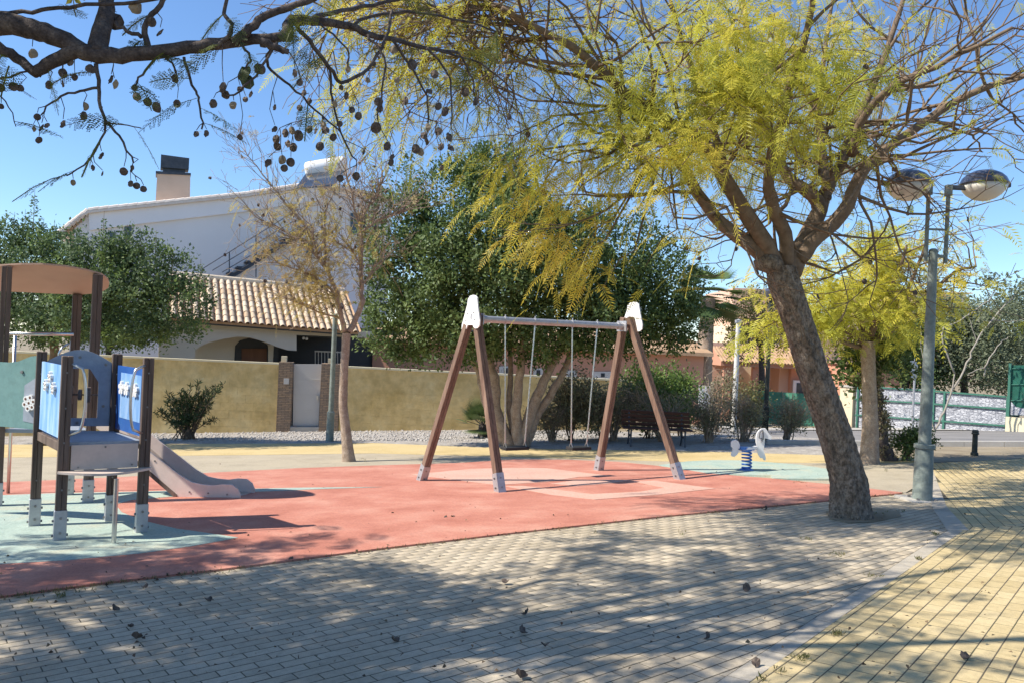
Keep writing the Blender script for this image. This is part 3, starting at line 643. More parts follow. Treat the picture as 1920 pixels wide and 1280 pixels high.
# front: low beige board, plank edge and counter
fb, d4, n4 = flat(A_, B_, [(i0+0.02, 0.075), (i1-0.02, 0.075), (i1-0.02, 0.315), (i0+0.02, 0.315)], 0.02, 'front_board', M['beige'], off=0.02)
m = Each()
for t, z in ((0.5, 0.29), (0.18, 0.10), (0.84, 0.105)): c = at_(A_+d4*t, z)+n4*0.03; m.tube([c, c+n4*0.008], 0.009, 8)
m.build('bolt', M['bolt'], fb)
b = MB(); ct_ = []
for k in range(13):
    t = -0.06+1.14*k/12; bow = 0.02+0.22*math.sin(math.pi*k/12); ct_.append(at_(A_+d4*t, 0.052)+n4*(0.06+bow))
ct_ += [at_(A_+d4*1.08, 0.052)+n4*0.05, at_(A_+d4*-0.06, 0.052)+n4*0.05]
b.prism(ct_, UP*0.022); co = b.build('counter', M['beige'], tw)
pf = G(213, 1021); pt = at_(pf, 0.05); b = MB(); b.tube([pf-UP*0.02, pt], 0.021, 10); b.build('counter_leg', M['steel'], tw, angle=50)
# grab handles on the two front posts
def handle(p, s):
    q = []
    base = p+e1*0.0+n4*0.05
    for k in range(0, 17):
        t = k/16; z = FL+0.08+t*0.68; o = 0.15*(math.sin(math.pi*t)**0.22 if 0 < t < 1 else 0)
        q.append(at_(base, z)+e1*o*s*0.8+n4*o*0.25)
    b = MB(); b.tube(q, 0.014, 8); b.build('grab_handle', M['steel'], tw, smooth=True)
handle(A_+e1*0.04, 1); handle(B_-e1*0.04, -1)
# teal play wall to the left of the back posts
E_ = D_+Vector((-0.72, 0.15, 0)); E2 = D_+Vector((-1.65, 0.32, 0))
T0 = D_+Vector((-0.02, 0.03, 0)); T1 = T0+Vector((-1.9, 0.55, 0))
tb, d5, n5 = flat(T1, T0, [(0, 0.34), (1, 0.34), (1, 1.13), (0.93, 1.11), (0.85, 1.05), (0.78, 1.03), (0, 1.03)], 0.022, 'teal_board', M['teal'])
og, _, _ = flat(T1, T0, [(0.90, 0.42), (1.0, 0.40), (1.0, 0.90), (0.985, 0.90), (0.90, 0.80)], 0.03, 'shield_inlay', M['greyboard'], parent=tb)
flower(tb, T1, d5, n5, 0.95, 0.62, 0.06, M['white'], 6, 0.03)
m = Each()
for t, z in ((0.70, 0.62), (0.69, 1.0), (0.88, 0.94)): c = at_(T1+d5*t, z)+n5*0.012; m.tube([c, c+n5*0.012], 0.018, 8)
m.build('bolt', M['bolt'], tb)
# taller roofed part behind
R1 = P(176, 680, 9.8); R1.z = zg(*R1[:2]); R2 = P(143, 600, 10.45); R2.z = zg(*R2[:2]); R3 = P(9, 600, 9.5); R3.z = zg(*R3[:2])
rt = {}
for f, top in ((R1, P(183, 515, 9.8).z), (R2, P(147, 553, 10.45).z), (R3, P(10, 500, 9.5).z)): post(f, top, 'roof_post', 0.105)
T0_, = (R1,)
# roof plane through the three post heads, rounded board
pa, pb_, pc = at_(R1, P(183, 515, 9.8).z+.008), at_(R2, P(147, 553, 10.45).z+.008), at_(R3, P(10, 500, 9.5).z+.008)
def roofz(x, y):
    n = (pb_-pa).cross(pc-pa); return pa.z-(n.x*(x-pa.x)+n.y*(y-pa.y))/n.z
rnm = (pb_-pa).cross(pc-pa).normalized()
pts = [on_plane(x, y, pa, rnm) for x, y in ((-40, 505), (-10, 499.5), (40, 496.5), (80, 496.5), (120, 500), (160, 507), (190, 515), (202, 524), (205, 532), (203, 540), (194, 546), (172, 551), (150, 553), (100, 551), (40, 548), (-40, 545))]
b = MB(); b.prism(pts, UP*0.02); b.build('roof', M['tan'], tw)
b = MB(); c0 = P(15, 626, 9.9); c1 = P(138, 627, 10.3); b.tube([c0, c1], 0.024, 10); b.build('rail_tube', M['steel'], tw, smooth=True)
b = MB(); pf = G(15, 926); b.tube([pf-UP*0.02, at_(pf, c0.z)], 0.022, 10); b.build('pole', M['steel'], tw, smooth=True)
b = MB(); q = [P(110, 690, 9.7), P(111, 662, 9.7), P(117, 651, 9.7), P(128, 645, 9.9)]; b.tube(q, 0.016, 8); b.build('grab_handle', M['steel'], tw, smooth=True)
b = MB(); q = [at_(R1, 0.1), at_(R2, 0.1), at_(R3, 0.1)]; b.prism([p+UP*0 for p in q], UP*0.04); b.build('platform', M['greyboard'], tw)
# slide
S0, S1 = Vector((-5.55, 10.62, 0)), Vector((-3.46, 10.42, 0)); sd = (S1-S0).normalized(); sn = Vector((sd.y, -sd.x, 0))
Ls = (S1-S0).length; gz = lambda t: zg(*(S0+sd*t)[:2])
prof = []
for t, zb, zt_ in ((0.0, 0.12, 0.36), (0.35, -0.08, 0.14), (0.72, -0.36, -0.12), (1.0, -0.57, -0.30), (1.24, -0.755, -0.46), (1.42, -0.765, -0.55), (1.56, -0.765, -0.57), (1.72, -0.765, -0.575), (1.85, -0.765, -0.55), (1.98, -0.765, -0.55), (2.06, -0.77, -0.60), (2.10, -0.775, -0.68)): prof.append((t, zb, zt_))
for s, nm in ((0.22, 'slide_side'), (-0.22, 'slide_side')):
    b = MB(); out = [at_(S0+sd*t, zb)+sn*s for t, zb, zt_ in prof]+[at_(S0+sd*t, zt_)+sn*s for t, zb, zt_ in prof[::-1]]
    b.prism(out, sn*0.02); so2 = b.build(nm, M['slide'], tw)
    if s > 0:
        m = Each()
        for t in (0.9, 1.4, 1.66, 1.92): c = at_(S0+sd*t, -0.3 if t < 1 else -0.68)+sn*(s+0.02); m.tube([c, c+sn*0.008], 0.011, 8)
        m.build('bolt', M['bolt'], so2)
b = MB()
for (t, zb, _), (t2, zb2, _) in zip(prof[:-2], prof[1:-1]):
    b.hexa([at_(S0+sd*t, zb+0.03)-sn*0.215, at_(S0+sd*t, zb+0.03)+sn*0.215, at_(S0+sd*t2, zb2+0.03)+sn*0.215, at_(S0+sd*t2, zb2+0.03)-sn*0.215,
            at_(S0+sd*t, zb+0.045)-sn*0.215, at_(S0+sd*t, zb+0.045)+sn*0.215, at_(S0+sd*t2, zb2+0.045)+sn*0.215, at_(S0+sd*t2, zb2+0.045)-sn*0.215])
b.build('slide_bed', M['steel'], tw)
b = MB(); p0, p1 = at_(S0+sd*0.3, -0.08)+sn*0.235, at_(S0+sd*1.22, -0.75)+sn*0.235; b.bar(p0, p1, 0.03, 0.05); b.build('slide_bearer', M['wood'], tw)
# ================================================================== OCHRE BOUNDARY WALL AND GATE
wp0 = P(300, 700, 24.0); wp1 = P(880, 700, 25.6); wu = Vector((wp1.x-wp0.x, wp1.y-wp0.y, 0)).normalized(); wnrm = Vector((wu.y, -wu.x, 0))
W = lambda px, py, off=0.0: on_plane(px, py, wp0+wnrm*off, wnrm)
def wall_run(name, label, pxa, pya, pxb, pyb, seed, course=0.25, bl=0.5):
    a, c = W(pxa, pya), W(pxb, pyb); L = Vector((c.x-a.x, c.y-a.y, 0)).length; dz = (c.z-a.z)/L; rng = random.Random(seed)
    zb = min(zg(a.x, a.y), zg(c.x, c.y))-0.25
    root = empty(name, (a.x, a.y, zg(a.x, a.y)), label, 'wall')
    b = MB(); q = [a, c]; t = 0.2
    b.hexa([Vector((a.x, a.y, zb))-wnrm*0.19, Vector((c.x, c.y, zb))-wnrm*0.19, Vector((c.x, c.y, zb))-wnrm*0.012, Vector((a.x, a.y, zb))-wnrm*0.012,
            a-wnrm*0.19-UP*0.06, c-wnrm*0.19-UP*0.06, c-wnrm*0.012-UP*0.06, a-wnrm*0.012-UP*0.06])
    b.build('wall_core', M['wallrender'], root)
    b = MB(); b.hexa([a-wnrm*0.23-UP*0.06, c-wnrm*0.23-UP*0.06, c+wnrm*0.025-UP*0.06, a+wnrm*0.025-UP*0.06, a-wnrm*0.23, c-wnrm*0.23, c+wnrm*0.025, a+wnrm*0.025]); b.build('coping', M['coping'], root)
    me = bpy.data.meshes.new('block'); bm_ = MB(); bm_.box((0, 0, 0), (bl/2-0.0016, 0, 0), (0, 0.008, 0), (0, 0, course/2-0.002)); me.from_pydata([tuple(v) for v in bm_.v], [], bm_.f); me.update(); me.materials.append(M['wallrender'])
    rot = Matrix((wu, -wnrm, UP)).transposed().to_4x4(); n = 0; off = root_loc(root)
    for r in range(int((a.z-0.06-zb)/course)+1):
        for i in range(int(L/bl)):
            x = (i+0.5)*bl+(bl/2 if r % 2 else 0)
            if x > L-bl/2: continue
            z = a.z-0.06-(r+0.5)*course+dz*x
            p = a+wu*x; 
            if z < zg(p.x, p.y)-0.2: continue
            o = bpy.data.objects.new('block', me); COL.objects.link(o); o.parent = root
            o.matrix_local = Matrix.Translation(Vector((p.x, p.y, z))-off-wnrm*(0.012+rng.uniform(-0.001, 0.001))) @ rot; n += 1
    return root
wall_run('boundary_wall', 'ochre block boundary wall between the play tower and the white gate', -200, 648, 524, 680, 1)
wall_run('boundary_wall', 'ochre block boundary wall between the white gate and the dark tree', 640, 685.5, 1190, 712, 2)
def stonemat():
    m, nt, n, l, b = new_mat('stone_cladding'); geo = n.new('ShaderNodeTexCoord')
    mp = n.new('ShaderNodeMapping'); mp.inputs['Rotation'].default_value = (rad(90), 0, 0); l.new(geo.outputs['Object'], mp.inputs[0])
    br = n.new('ShaderNodeTexBrick'); l.new(mp.outputs[0], br.inputs[0]); br.inputs['Scale'].default_value = 1
    br.inputs['Brick Width'].default_value = 0.21; br.inputs['Row Height'].default_value = 0.055; br.inputs['Mortar Size'].default_value = 0.006
    br.inputs['Color1'].default_value = (0.40, 0.27, 0.17, 1); br.inputs['Color2'].default_value = (0.26, 0.19, 0.14, 1); br.inputs['Mortar'].default_value = (0.12, 0.10, 0.08, 1)
    c = mixc(n, l, 0.5, br.outputs[0], ramp(n, l, noise(n, l, geo.outputs['Object'], 12), [(0.5,)*3, (1.2,)*3], [0.3, 0.7]), 'MULTIPLY')
    l.new(c, b.inputs['Base Color']); b.inputs['Roughness'].default_value = 0.9; bump(n, l, b, br.outputs['Fac'], -0.6, 0.01); return m
M['stoneclad'] = stonemat()
gl = W(533, 806); gate = empty('garden_gate', (gl.x, gl.y, zg(gl.x, gl.y)), 'plain white metal garden gate between two stone clad pillars', 'gate')
def pillar(pa, pb, ytop, name, w=None, capbox=None):
    a, c = W(pa, ytop, 0.03), W(pb, ytop, 0.03); c.z = a.z; zb = zg(a.x, a.y)-0.2
    b = MB(); b.hexa([Vector((a.x, a.y, zb)), Vector((c.x, c.y, zb)), Vector((c.x, c.y, zb))-wnrm*0.42, Vector((a.x, a.y, zb))-wnrm*0.42, a, c, c-wnrm*0.42, a-wnrm*0.42]); o = b.build(name, M['stoneclad'], gate)
    if capbox:
        m = MB(); x0, x1, y0 = capbox; p, q = W(x0, ytop, -0.08), W(x1, ytop, -0.08); zz = W(x0, y0, -0.08).z
        m.hexa([Vector((p.x, p.y, a.z+0.002)), Vector((q.x, q.y, a.z+0.002)), Vector((q.x, q.y, a.z+0.002))-wnrm*0.2, Vector((p.x, p.y, a.z+0.002))-wnrm*0.2, Vector((p.x, p.y, zz)), Vector((q.x, q.y, zz)), Vector((q.x, q.y, zz))-wnrm*0.2, Vector((p.x, p.y, zz))-wnrm*0.2]); m.build('cap', M['coping'], o)
    return o
po = pillar(523, 549, 678, 'pillar', capbox=(527, 537, 667))
pillar(603, 639, 681, 'pillar', capbox=(615, 624, 672))
b = MB(); p = [W(549, 797, -0.2), W(597, 797, -0.2), W(603, 682, -0.2), W(551, 682, -0.2)]; b.prism(p, -wnrm*0.04); go = b.build('gate_leaf', M['greygate'], gate)
b = MB()
for k in range(1, 4):
    q0 = p[0].lerp(p[3], k/4); q1 = p[1].lerp(p[2], k/4); b.bar(q0+wnrm*0.003, q1+wnrm*0.003, 0.008, 0.008)
b.build('panel_seam', M['dirtywhite'], go)
b = MB(); c = W(595, 745, -0.17); b.box(c, wu*0.03, wnrm*0.02, UP*0.07); b.build('handle', M['steel'], go)
b = MB(); c = W(537, 714, 0.045); b.box(c, wu*0.08, wnrm*0.015, UP*0.09); b.build('letter_plate', M['greygate'], po)
b = MB(); q0, q1 = W(540, 800, 0.0), W(606, 800, 0.0); b.hexa([q0-UP*0.3, q1-UP*0.3, q1-UP*0.3-wnrm*0.4, q0-UP*0.3-wnrm*0.4, q0, q1, q1-wnrm*0.4, q0-wnrm*0.4]); b.build('threshold', M['concrete'], gate)
# ================================================================== VILLA
PH = rad(25); hu = Vector((math.cos(PH), math.sin(PH), 0)); hn = Vector((math.sin(PH), -math.cos(PH), 0))
v0 = P(165, 500, 33.0)
VW = lambda px, py, off=0.0: on_plane(px, py, v0+hn*off, hn)
vb = VW(380, 640); vz = -2.6
villa = empty('white_villa', (vb.x, vb.y, vz), 'white villa with shaded gable, tiled roof edge and pink chimney', 'house')
lowz = lambda p: Vector((p.x, p.y, vz))
gab = [VW(140, 428), VW(166, 400), VW(460, 369), VW(600, 348), VW(735, 372)]
b = MB(); b.prism([lowz(gab[0])]+gab+[lowz(gab[-1])], -hn*9); b.build('wall', M['villa'], villa)
band = [VW(166, 401, 0.14), VW(460, 370, 0.14), VW(600, 349, 0.14), VW(600, 376, 0.14), VW(460, 397, 0.14), VW(255, 421, 0.14), VW(168, 432, 0.14)]
b = MB(); b.prism(band, -hn*0.14); b.build('fascia', M['villaband'], villa)
rf = [VW(108, 440, 0.3), VW(150, 403, 0.3), VW(166, 395.5, 0.3), VW(460, 365, 0.3), VW(600, 343.5, 0.3), VW(745, 368, 0.3)]
b = MB(); b.prism(rf+[p-UP*0.10 for p in rf[::-1]], -hn*9.6); ro = b.build('roof', M['vergetile'], villa)
for (a, c, n) in ((rf[2], rf[3], 17), (rf[3], rf[4], 8), (rf[0], rf[2], 7)):
    for k in range(n):
        p, q = a.lerp(c, k/n), a.lerp(c, (k+1.12)/n); d = (q-p); up_ = d.cross(hn).normalized()
        if up_.z < 0: up_ = -up_
        b = MB(); b.tube([p-hn*0.12+up_*0.02, q-hn*0.12+up_*0.055], [0.12, 0.105], 8); b.build('verge_tile', M['vergetile'], ro)
b = MB()      # row of eave tile ends on the far left corner
for k in range(9):
    c = VW(112+k*5.5, 447-k*4.6, 0.1); b.tube([c, c-hn*0.5], 0.07, 7)
b.build('eave_tile_ends', M['tileold'], ro)
def vprism(pxs, off, depth, name, mat, parent):
    b = MB(); b.prism([VW(x, y, off) for x, y in pxs], -hn*depth); return b.build(name, mat, parent)
cho = vprism([(291, 388), (356, 384), (357, 326), (295, 322)], -0.55, 0.95, 'chimney', M['chimney'], villa)
vprism([(292, 326), (358, 329), (358, 325), (292, 321)], -0.5, 1.05, 'chimney_ledge', M['darkmetal'], cho)
vprism([(306, 324), (347, 327), (347, 315), (305, 312)], -0.7, 0.6, 'cowl_neck', M['darkmetal'], cho)
vprism([(301, 314), (354, 318), (355, 297), (302, 290)], -0.55, 0.85, 'chimney_cowl', M['darkmetal'], cho)
vprism([(330, 386), (470, 371), (470, 368), (345, 374)], -2.2, 3, 'roof_ridge', M['tileold'], villa)
for r in ((203, 434, 219, 452), (231, 423, 249, 453)):
    wo = vprism([(r[0], r[3]), (r[2], r[3]), (r[2], r[1]), (r[0], r[1])], 0.03, 0.05, 'window_frame', M['dirtywhite'], villa)
    vprism([(r[0]+2, r[3]-2), (r[2]-2, r[3]-2), (r[2]-2, r[1]+2), (r[0]+2, r[1]+2)], 0.035, 0.02, 'pane', M['glassdark'], wo)
for r in ((572, 455, 588, 482), (655, 398, 690, 440), (696, 408, 712, 450)):
    wo = vprism([(r[0], r[3]), (r[2], r[3]), (r[2], r[1]), (r[0], r[1])], 0.03, 0.05, 'window_frame', M['dirtywhite'], villa)
    vprism([(r[0]+2, r[3]-2), (r[2]-2, r[3]-2), (r[2]-2, r[1]+2), (r[0]+2, r[1]+2)], 0.035, 0.02, 'pane', M['glassdark'], wo)
# outside stair with its railing
st = MB(); rails = MB()
for k in range(4):
    rails.tube([VW(380+k*18, 504+k*3.5, 1.0), VW(560, 392+k*17, 1.0)], 0.022, 6)
for t in (0, 0.5, 1.0):
    p, q = VW(380+100*t, 504-62*t, 1.0), VW(380+100*t, 530-10*t, 1.0); rails.tube([p, q], 0.024, 6)
rails.build('stair_railing', M['darkmetal'], villa)
for k in range(9):
    c = VW(432+k*17, 513-k*10.5, 0.5); b = MB(); b.box(c, hu*0.16, hn*0.5, UP*0.035); b.build('stair_tread', M['darkmetal'], villa)
b = MB(); b.bar(VW(420, 527, 0.95), VW(575, 431, 0.95), 0.05, 0.2); b.bar(VW(420, 527, 0.05), VW(575, 431, 0.05), 0.05, 0.2); b.build('stair_stringer', M['darkmetal'], villa)
# solar water heater on the roof
sc = P(612, 316, 35.5); tank = empty('solar_water_heater', (sc.x, sc.y, sc.z-1.0), 'white cylindrical solar water tank on a frame on the villa roof', 'water tank')
ax = Vector((0.93, 0.25, 0.27)).normalized(); b = MB(); prof = [(0.02, -0.98), (0.28, -0.96), (0.40, -0.88), (0.43, -0.76), (0.43, 0.76), (0.40, 0.88), (0.28, 0.96), (0.02, 0.98)]
b.lathe(sc, prof, 22, axis=ax); b.build('tank', M['white'], tank, angle=60)
b = MB()
for s in (-0.6, 0.55):
    for q in (-0.3, 0.3):
        p = sc+ax*s+Vector((0.1*q, q, -0.3)); b.bar(p, Vector((p.x, p.y, sc.z-1.25)), 0.06, 0.06)
b.bar(sc+ax*-0.9-UP*0.46, sc+ax*0.9-UP*0.46, 0.06, 0.06); b.build('frame', M['zinc'], tank)
b = MB(); b.hexa([sc+Vector((-0.8, -0.5, -0.45)), sc+Vector((0.9, -0.4, -0.2)), sc+Vector((0.9, -1.9, -1.15)), sc+Vector((-0.8, -2.0, -1.4)), sc+Vector((-0.8, -0.5, -0.39)), sc+Vector((0.9, -0.4, -0.14)), sc+Vector((0.9, -1.9, -1.09)), sc+Vector((-0.8, -2.0, -1.34))]); b.build('collector_panel', M['glassdark'], tank)
# ================================================================== ANNEX WITH BARREL TILE ROOF
a0 = P(378, 640, 27.0)
AW = lambda px, py, off=0.0: on_plane(px, py, a0+hn*off, hn)
ab0 = AW(450, 660); az = -2.3; annex = empty('tiled_annex', (ab0.x, ab0.y, az), 'low cream annex with barrel tile roof behind the garden gate', 'outbuilding')
alow = lambda p: Vector((p.x, p.y, az))
face = [AW(300, 590), AW(700, 622), AW(700, 634), AW(556, 628), AW(556, 657), AW(540, 656), (AW(520, 650)), AW(497, 641), AW(470, 633), AW(446, 631), AW(420, 635), AW(395, 641), AW(375, 649), AW(366, 656), AW(300, 656)]
b = MB(); b.prism(face, -hn*0.35); b.build('arcade_beam', M['annex'], annex)
b = MB(); b.prism([alow(AW(300, 650)), alow(AW(366, 650)), AW(366, 656), AW(300, 656)], -hn*0.34); b.build('pier', M['annex'], annex)
b = MB(); p, q = AW(300, 600, -1.2), AW(515, 610, -1.2); b.prism([alow(p), alow(q), q, p], -hn*0.2); b.build('wall', M['annex'], annex)
arch = [(438, 700), (508, 700), (508, 656), (500, 645), (485, 637), (467, 634), (450, 638), (441, 648)]
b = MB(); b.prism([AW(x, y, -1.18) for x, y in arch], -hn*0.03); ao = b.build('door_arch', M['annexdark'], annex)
b = MB(); b.prism([AW(x, y, -1.15) for x, y in ((453, 700), (500, 700), (500, 653), (453, 653))], -hn*0.02); b.build('door_leaf', M['brown'], ao)
b = MB(); b.prism([AW(x, y, -1.1) for x, y in ((503, 700), (510, 700), (510, 646), (503, 646))], -hn*0.1); b.build('door_jamb', M['annex'], ao)
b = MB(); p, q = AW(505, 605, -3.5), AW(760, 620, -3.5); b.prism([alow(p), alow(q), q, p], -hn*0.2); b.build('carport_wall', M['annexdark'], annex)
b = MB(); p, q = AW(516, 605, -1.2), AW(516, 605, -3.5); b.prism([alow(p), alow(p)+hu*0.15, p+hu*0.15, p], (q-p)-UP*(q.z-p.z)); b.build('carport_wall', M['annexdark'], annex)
b = MB()
for k in range(9): b.bar(AW(591+k*6, 690, -1.9), AW(591+k*6, 658, -1.9), 0.025, 0.025)
b.bar(AW(590, 658, -1.9), AW(640, 660, -1.9), 0.04, 0.05); b.bar(AW(590, 684, -1.9), AW(640, 686, -1.9), 0.04, 0.05); b.build('white_railing', M['dirtywhite'], annex)
b = MB(); c = AW(569, 634, -0.4); b.lathe(c, [(0.02, -0.05), (0.05, -0.03), (0.05, 0.03), (0.02, 0.05)], 8); c2 = AW(575, 635, -0.4); b.lathe(c2, [(0.02, -0.05), (0.05, -0.03), (0.05, 0.03), (0.02, 0.05)], 8); b.build('spotlight', M['white'], annex)
# tile roof: real barrel tiles in rows
e0, e1_ = AW(318, 596, 0.45), AW(672, 623, 0.45); eL = (e1_-e0); el = eL.length; eu = eL.normalized()
rise = (-hn*2.75+UP*1.62); rL = rise.length; ru = rise.normalized(); rn = eu.cross(ru).normalized()
if rn.z < 0: rn = -rn
b = MB(); b.hexa([e0-rn*0.10, e1_-rn*0.10, e1_+rise-rn*0.10, e0+rise-rn*0.10, e0-rn*0.01, e1_-rn*0.01, e1_+rise-rn*0.01, e0+rise-rn*0.01]); ro = b.build('roof', M['tileold'], annex)
def barrel(L, r0, r1, th=0.015, n=8):
    vs_ = []; fs = []
    for y, r in ((0, r0), (L, r1)):
        for rr in (r, r-th):
            for k in range(n+1):
                a = math.pi*k/n; vs_.append((rr*math.cos(a), y, rr*math.sin(a)*0.85))
    m_ = n+1
    for k in range(n):
        fs.append((k, k+1, 2*m_+k+1, 2*m_+k)); fs.append((m_+k+1, m_+k, 3*m_+k, 3*m_+k+1)); fs.append((k+1, k, m_+k, m_+k+1))
    fs += [(0, 2*m_, 3*m_, m_), (m_-1, 2*m_-1, 4*m_-1, 3*m_-1)]
    me = bpy.data.meshes.new('roof_tile'); me.from_pydata(vs_, [], fs); me.update(); me.materials.append(M['tile']); me.polygons.foreach_set('use_smooth', np.ones(len(me.polygons), dtype=bool)); me.set_sharp_from_angle(angle=rad(40)); return me
cols_, rows = 27, 8; cw = el/cols_; rlen = rL/rows
tme = barrel(rlen*1.14, cw*0.36, cw*0.29); rr = random.Random(5); off = root_loc(annex)
ncov = 0
for i in range(cols_):
    for j in range(rows):
        p = e0+eu*(cw*(i+0.5))+ru*(rlen*j-0.06)+rn*(0.035)
        mt = Matrix((eu, (ru-rn*0.035).normalized(), rn)).transposed()
        o = bpy.data.objects.new('roof_tile', tme); COL.objects.link(o); o.parent = ro
        o.matrix_local = Matrix.Translation(p-off) @ (mt @ Matrix.Rotation(rr.gauss(0, 0.015), 3, 'Z')).to_4x4()
b = MB()
for i in range(cols_+1):
    p = e0+eu*cw*i+rn*0.02; n = 6; base = len(b.v)
    for t in (-0.02, rL):
        for k in range(n+1):
            a = math.pi*k/n; b.v.append(p+ru*t+eu*(cw*0.34*math.cos(a))+rn*(0.05-cw*0.28*math.sin(a)))
    for k in range(n): b.f.append((base+k, base+k+1, base+n+2+k, base+n+1+k))
o = b.build('channel_tiles', M['tileold'], ro); o['kind'] = 'stuff'
b = MB(); p, q = e0+rise+rn*0.03, e1_+rise+rn*0.03; b.tube([p, q], 0.13, 10); b.build('ridge_tiles', M['tile'], ro)
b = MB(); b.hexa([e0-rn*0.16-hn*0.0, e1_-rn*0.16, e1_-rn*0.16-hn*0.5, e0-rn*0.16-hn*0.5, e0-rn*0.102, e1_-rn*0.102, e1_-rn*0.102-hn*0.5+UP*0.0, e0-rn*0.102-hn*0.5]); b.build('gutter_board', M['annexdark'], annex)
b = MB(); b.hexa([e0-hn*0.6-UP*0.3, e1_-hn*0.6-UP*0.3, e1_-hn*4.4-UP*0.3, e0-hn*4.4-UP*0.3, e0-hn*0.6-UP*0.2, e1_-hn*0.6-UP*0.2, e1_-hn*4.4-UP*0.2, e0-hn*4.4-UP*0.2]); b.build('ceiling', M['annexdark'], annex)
# ================================================================== LOW HOUSE BEHIND THE DARK TREE
lh = P(1000, 660, 33); low = empty('brown_low_house', (lh.x, lh.y, -2.4), 'low brown house with pale windows seen under the dark tree', 'house')
b = MB(); q = [P(700, 640, 33), P(1320, 668, 33)]; b.hexa([Vector((q[0].x, 33, -2.4)), Vector((q[1].x, 33, -2.4)), Vector((q[1].x, 38, -2.4)), Vector((q[0].x, 38, -2.4)), Vector((q[0].x, 33, 1.25)), Vector((q[1].x, 33, 1.25)), Vector((q[1].x, 38, 1.25)), Vector((q[0].x, 38, 1.25))]); b.build('wall', M['peachdark'], low)
b = MB(); b.hexa([Vector((q[0].x-.3, 32.6, 1.25)), Vector((q[1].x+.3, 32.6, 1.25)), Vector((q[1].x+.3, 38.3, 1.25)), Vector((q[0].x-.3, 38.3, 1.25)), Vector((q[0].x-.3, 32.6, 1.4)), Vector((q[1].x+.3, 32.6, 1.4)), Vector((q[1].x+.3, 38.3, 2.2)), Vector((q[0].x-.3, 38.3, 2.2))]); b.build('roof', M['tileold'], low)
for x0, x1, y0, y1 in ((936, 960, 686, 704), (1000, 1018, 690, 706), (1062, 1082, 694, 708), (1110, 1150, 696, 709)):
    p = [P(x0, y1, 32.95), P(x1, y1, 32.95), P(x1, y0, 32.95), P(x0, y0, 32.95)]; b = MB(); b.prism(p, Vector((0, 0.05, 0))); wo = b.build('window_frame', M['dirtywhite'], low)
    b = MB(); m_ = (x0+x1)/2; b.prism([P(m_-3, y1-3, 32.93), P(m_+4, y1-3, 32.93), P(m_+4, y0+3, 32.93), P(m_-3, y0+3, 32.93)], Vector((0, 0.03, 0))); b.build('pane', M['glassdark'], wo)
# ================================================================== PEACH HOUSE
def building(name, label, base, cat='house'): return empty(name, base, label, cat)
def fbox(px0, px1, pyt, d, depth, zb, name, mat, parent, pyt2=None):
    p, q = P(px0, pyt, d), P(px1, pyt2 or pyt, d); zt = p.z; b = MB()
    b.hexa([Vector((p.x, d, zb)), Vector((q.x, d, zb)), Vector((q.x, d+depth, zb)), Vector((p.x, d+depth, zb)), Vector((p.x, d, zt)), Vector((q.x, d, zt)), Vector((q.x, d+depth, zt)), Vector((p.x, d+depth, zt))]); return b.build(name, mat, parent)
pz = -3.2; pc_ = P(1450, 700, 42); ph = building('peach_house', 'peach house with tiled porch roof behind the green fence', (pc_.x, pc_.y, pz))
fbox(1255, 1372, 638, 44, 6, pz, 'wing', M['peach'], ph)
fbox(1372, 1500, 610, 46, 8, pz, 'wall', M['cream'], ph)
fbox(1376, 1478, 540, 48, 7, pz, 'upper_storey', M['peach'], ph)
fbox(1478, 1700, 590, 46, 8, pz, 'wall', M['peach'], ph)
fbox(1462, 1556, 684, 43, 3, pz, 'porch_wall', M['peach'], ph)
fbox(1484, 1560, 690, 42.6, 1.0, pz, 'porch_return', M['peachdark'], ph)
wo = fbox(1488, 1530, 712, 42.4, 0.1, P(1500, 745, 42.4).z, 'window_frame', M['white'], ph)
fbox(1494, 1526, 717, 42.38, 0.1, P(1500, 745, 42.4).z+0.1, 'pane', M['glassdark'], wo)
wo = fbox(1412, 1440, 622, 45.9, 0.1, P(1420, 642, 45.9).z, 'window_frame', M['greyboard'], ph)
fbox(1390, 1424, 618, 47.9, 0.1, P(1420, 636, 47.9).z, 'awning', M['greyboard'], ph)
# porch roof with tile ribs
r0, r1 = P(1352, 676, 42), P(1510, 683, 42); r1.z = r0.z; b = MB(); up2 = Vector((0, 2.6, 0.95))
b.hexa([r0-UP*0.25, r1-UP*0.25, r1-UP*0.25+Vector((0, 2.6, 0)), r0-UP*0.25+Vector((0, 2.6, 0)), r0, r1, r1+up2, r0+up2]); pr = b.build('porch_roof', M['peachdark'], ph)
n = 26
for k in range(n):
    p = r0.lerp(r1, (k+0.5)/n); b = MB(); b.tube([p-Vector((0, 0.12, 0.03)), p+up2], 0.075, 6); b.build('tile_row', M['tileold'], pr)
fbox(1358, 1372, 682, 42.2, 0.3, pz, 'porch_post', M['peachdark'], ph); fbox(1412, 1424, 684, 42.2, 0.3, pz, 'porch_post', M['peachdark'], ph)
yb = P(1760, 600, 62); yh = building('yellow_house', 'yellow flat topped house far behind the lamppost', (yb.x, yb.y, -4))
fbox(1655, 1812, 546, 62, 9, -4, 'wall', M['yellowrender'], yh); fbox(1700, 1880, 574, 60, 5, -4, 'wall', M['cream'], yh)
fbox(1645, 1825, 541, 61.8, 9.6, P(1700, 546, 61.8).z+0.02, 'parapet', M['cream'], yh)
for x0, x1, y0, y1 in ((1716, 1742, 556, 572), (1790, 1806, 552, 572), (1672, 1690, 556, 574)):
    wo = fbox(x0, x1, y0, 61.95, 0.1, P(x0, y1, 61.95).z, 'window_frame', M['dirtywhite'], yh); fbox(x0+3, x1-3, y0+3, 61.9, 0.1, P(x0, y1-3, 61.9).z, 'pane', M['glassdark'], wo)
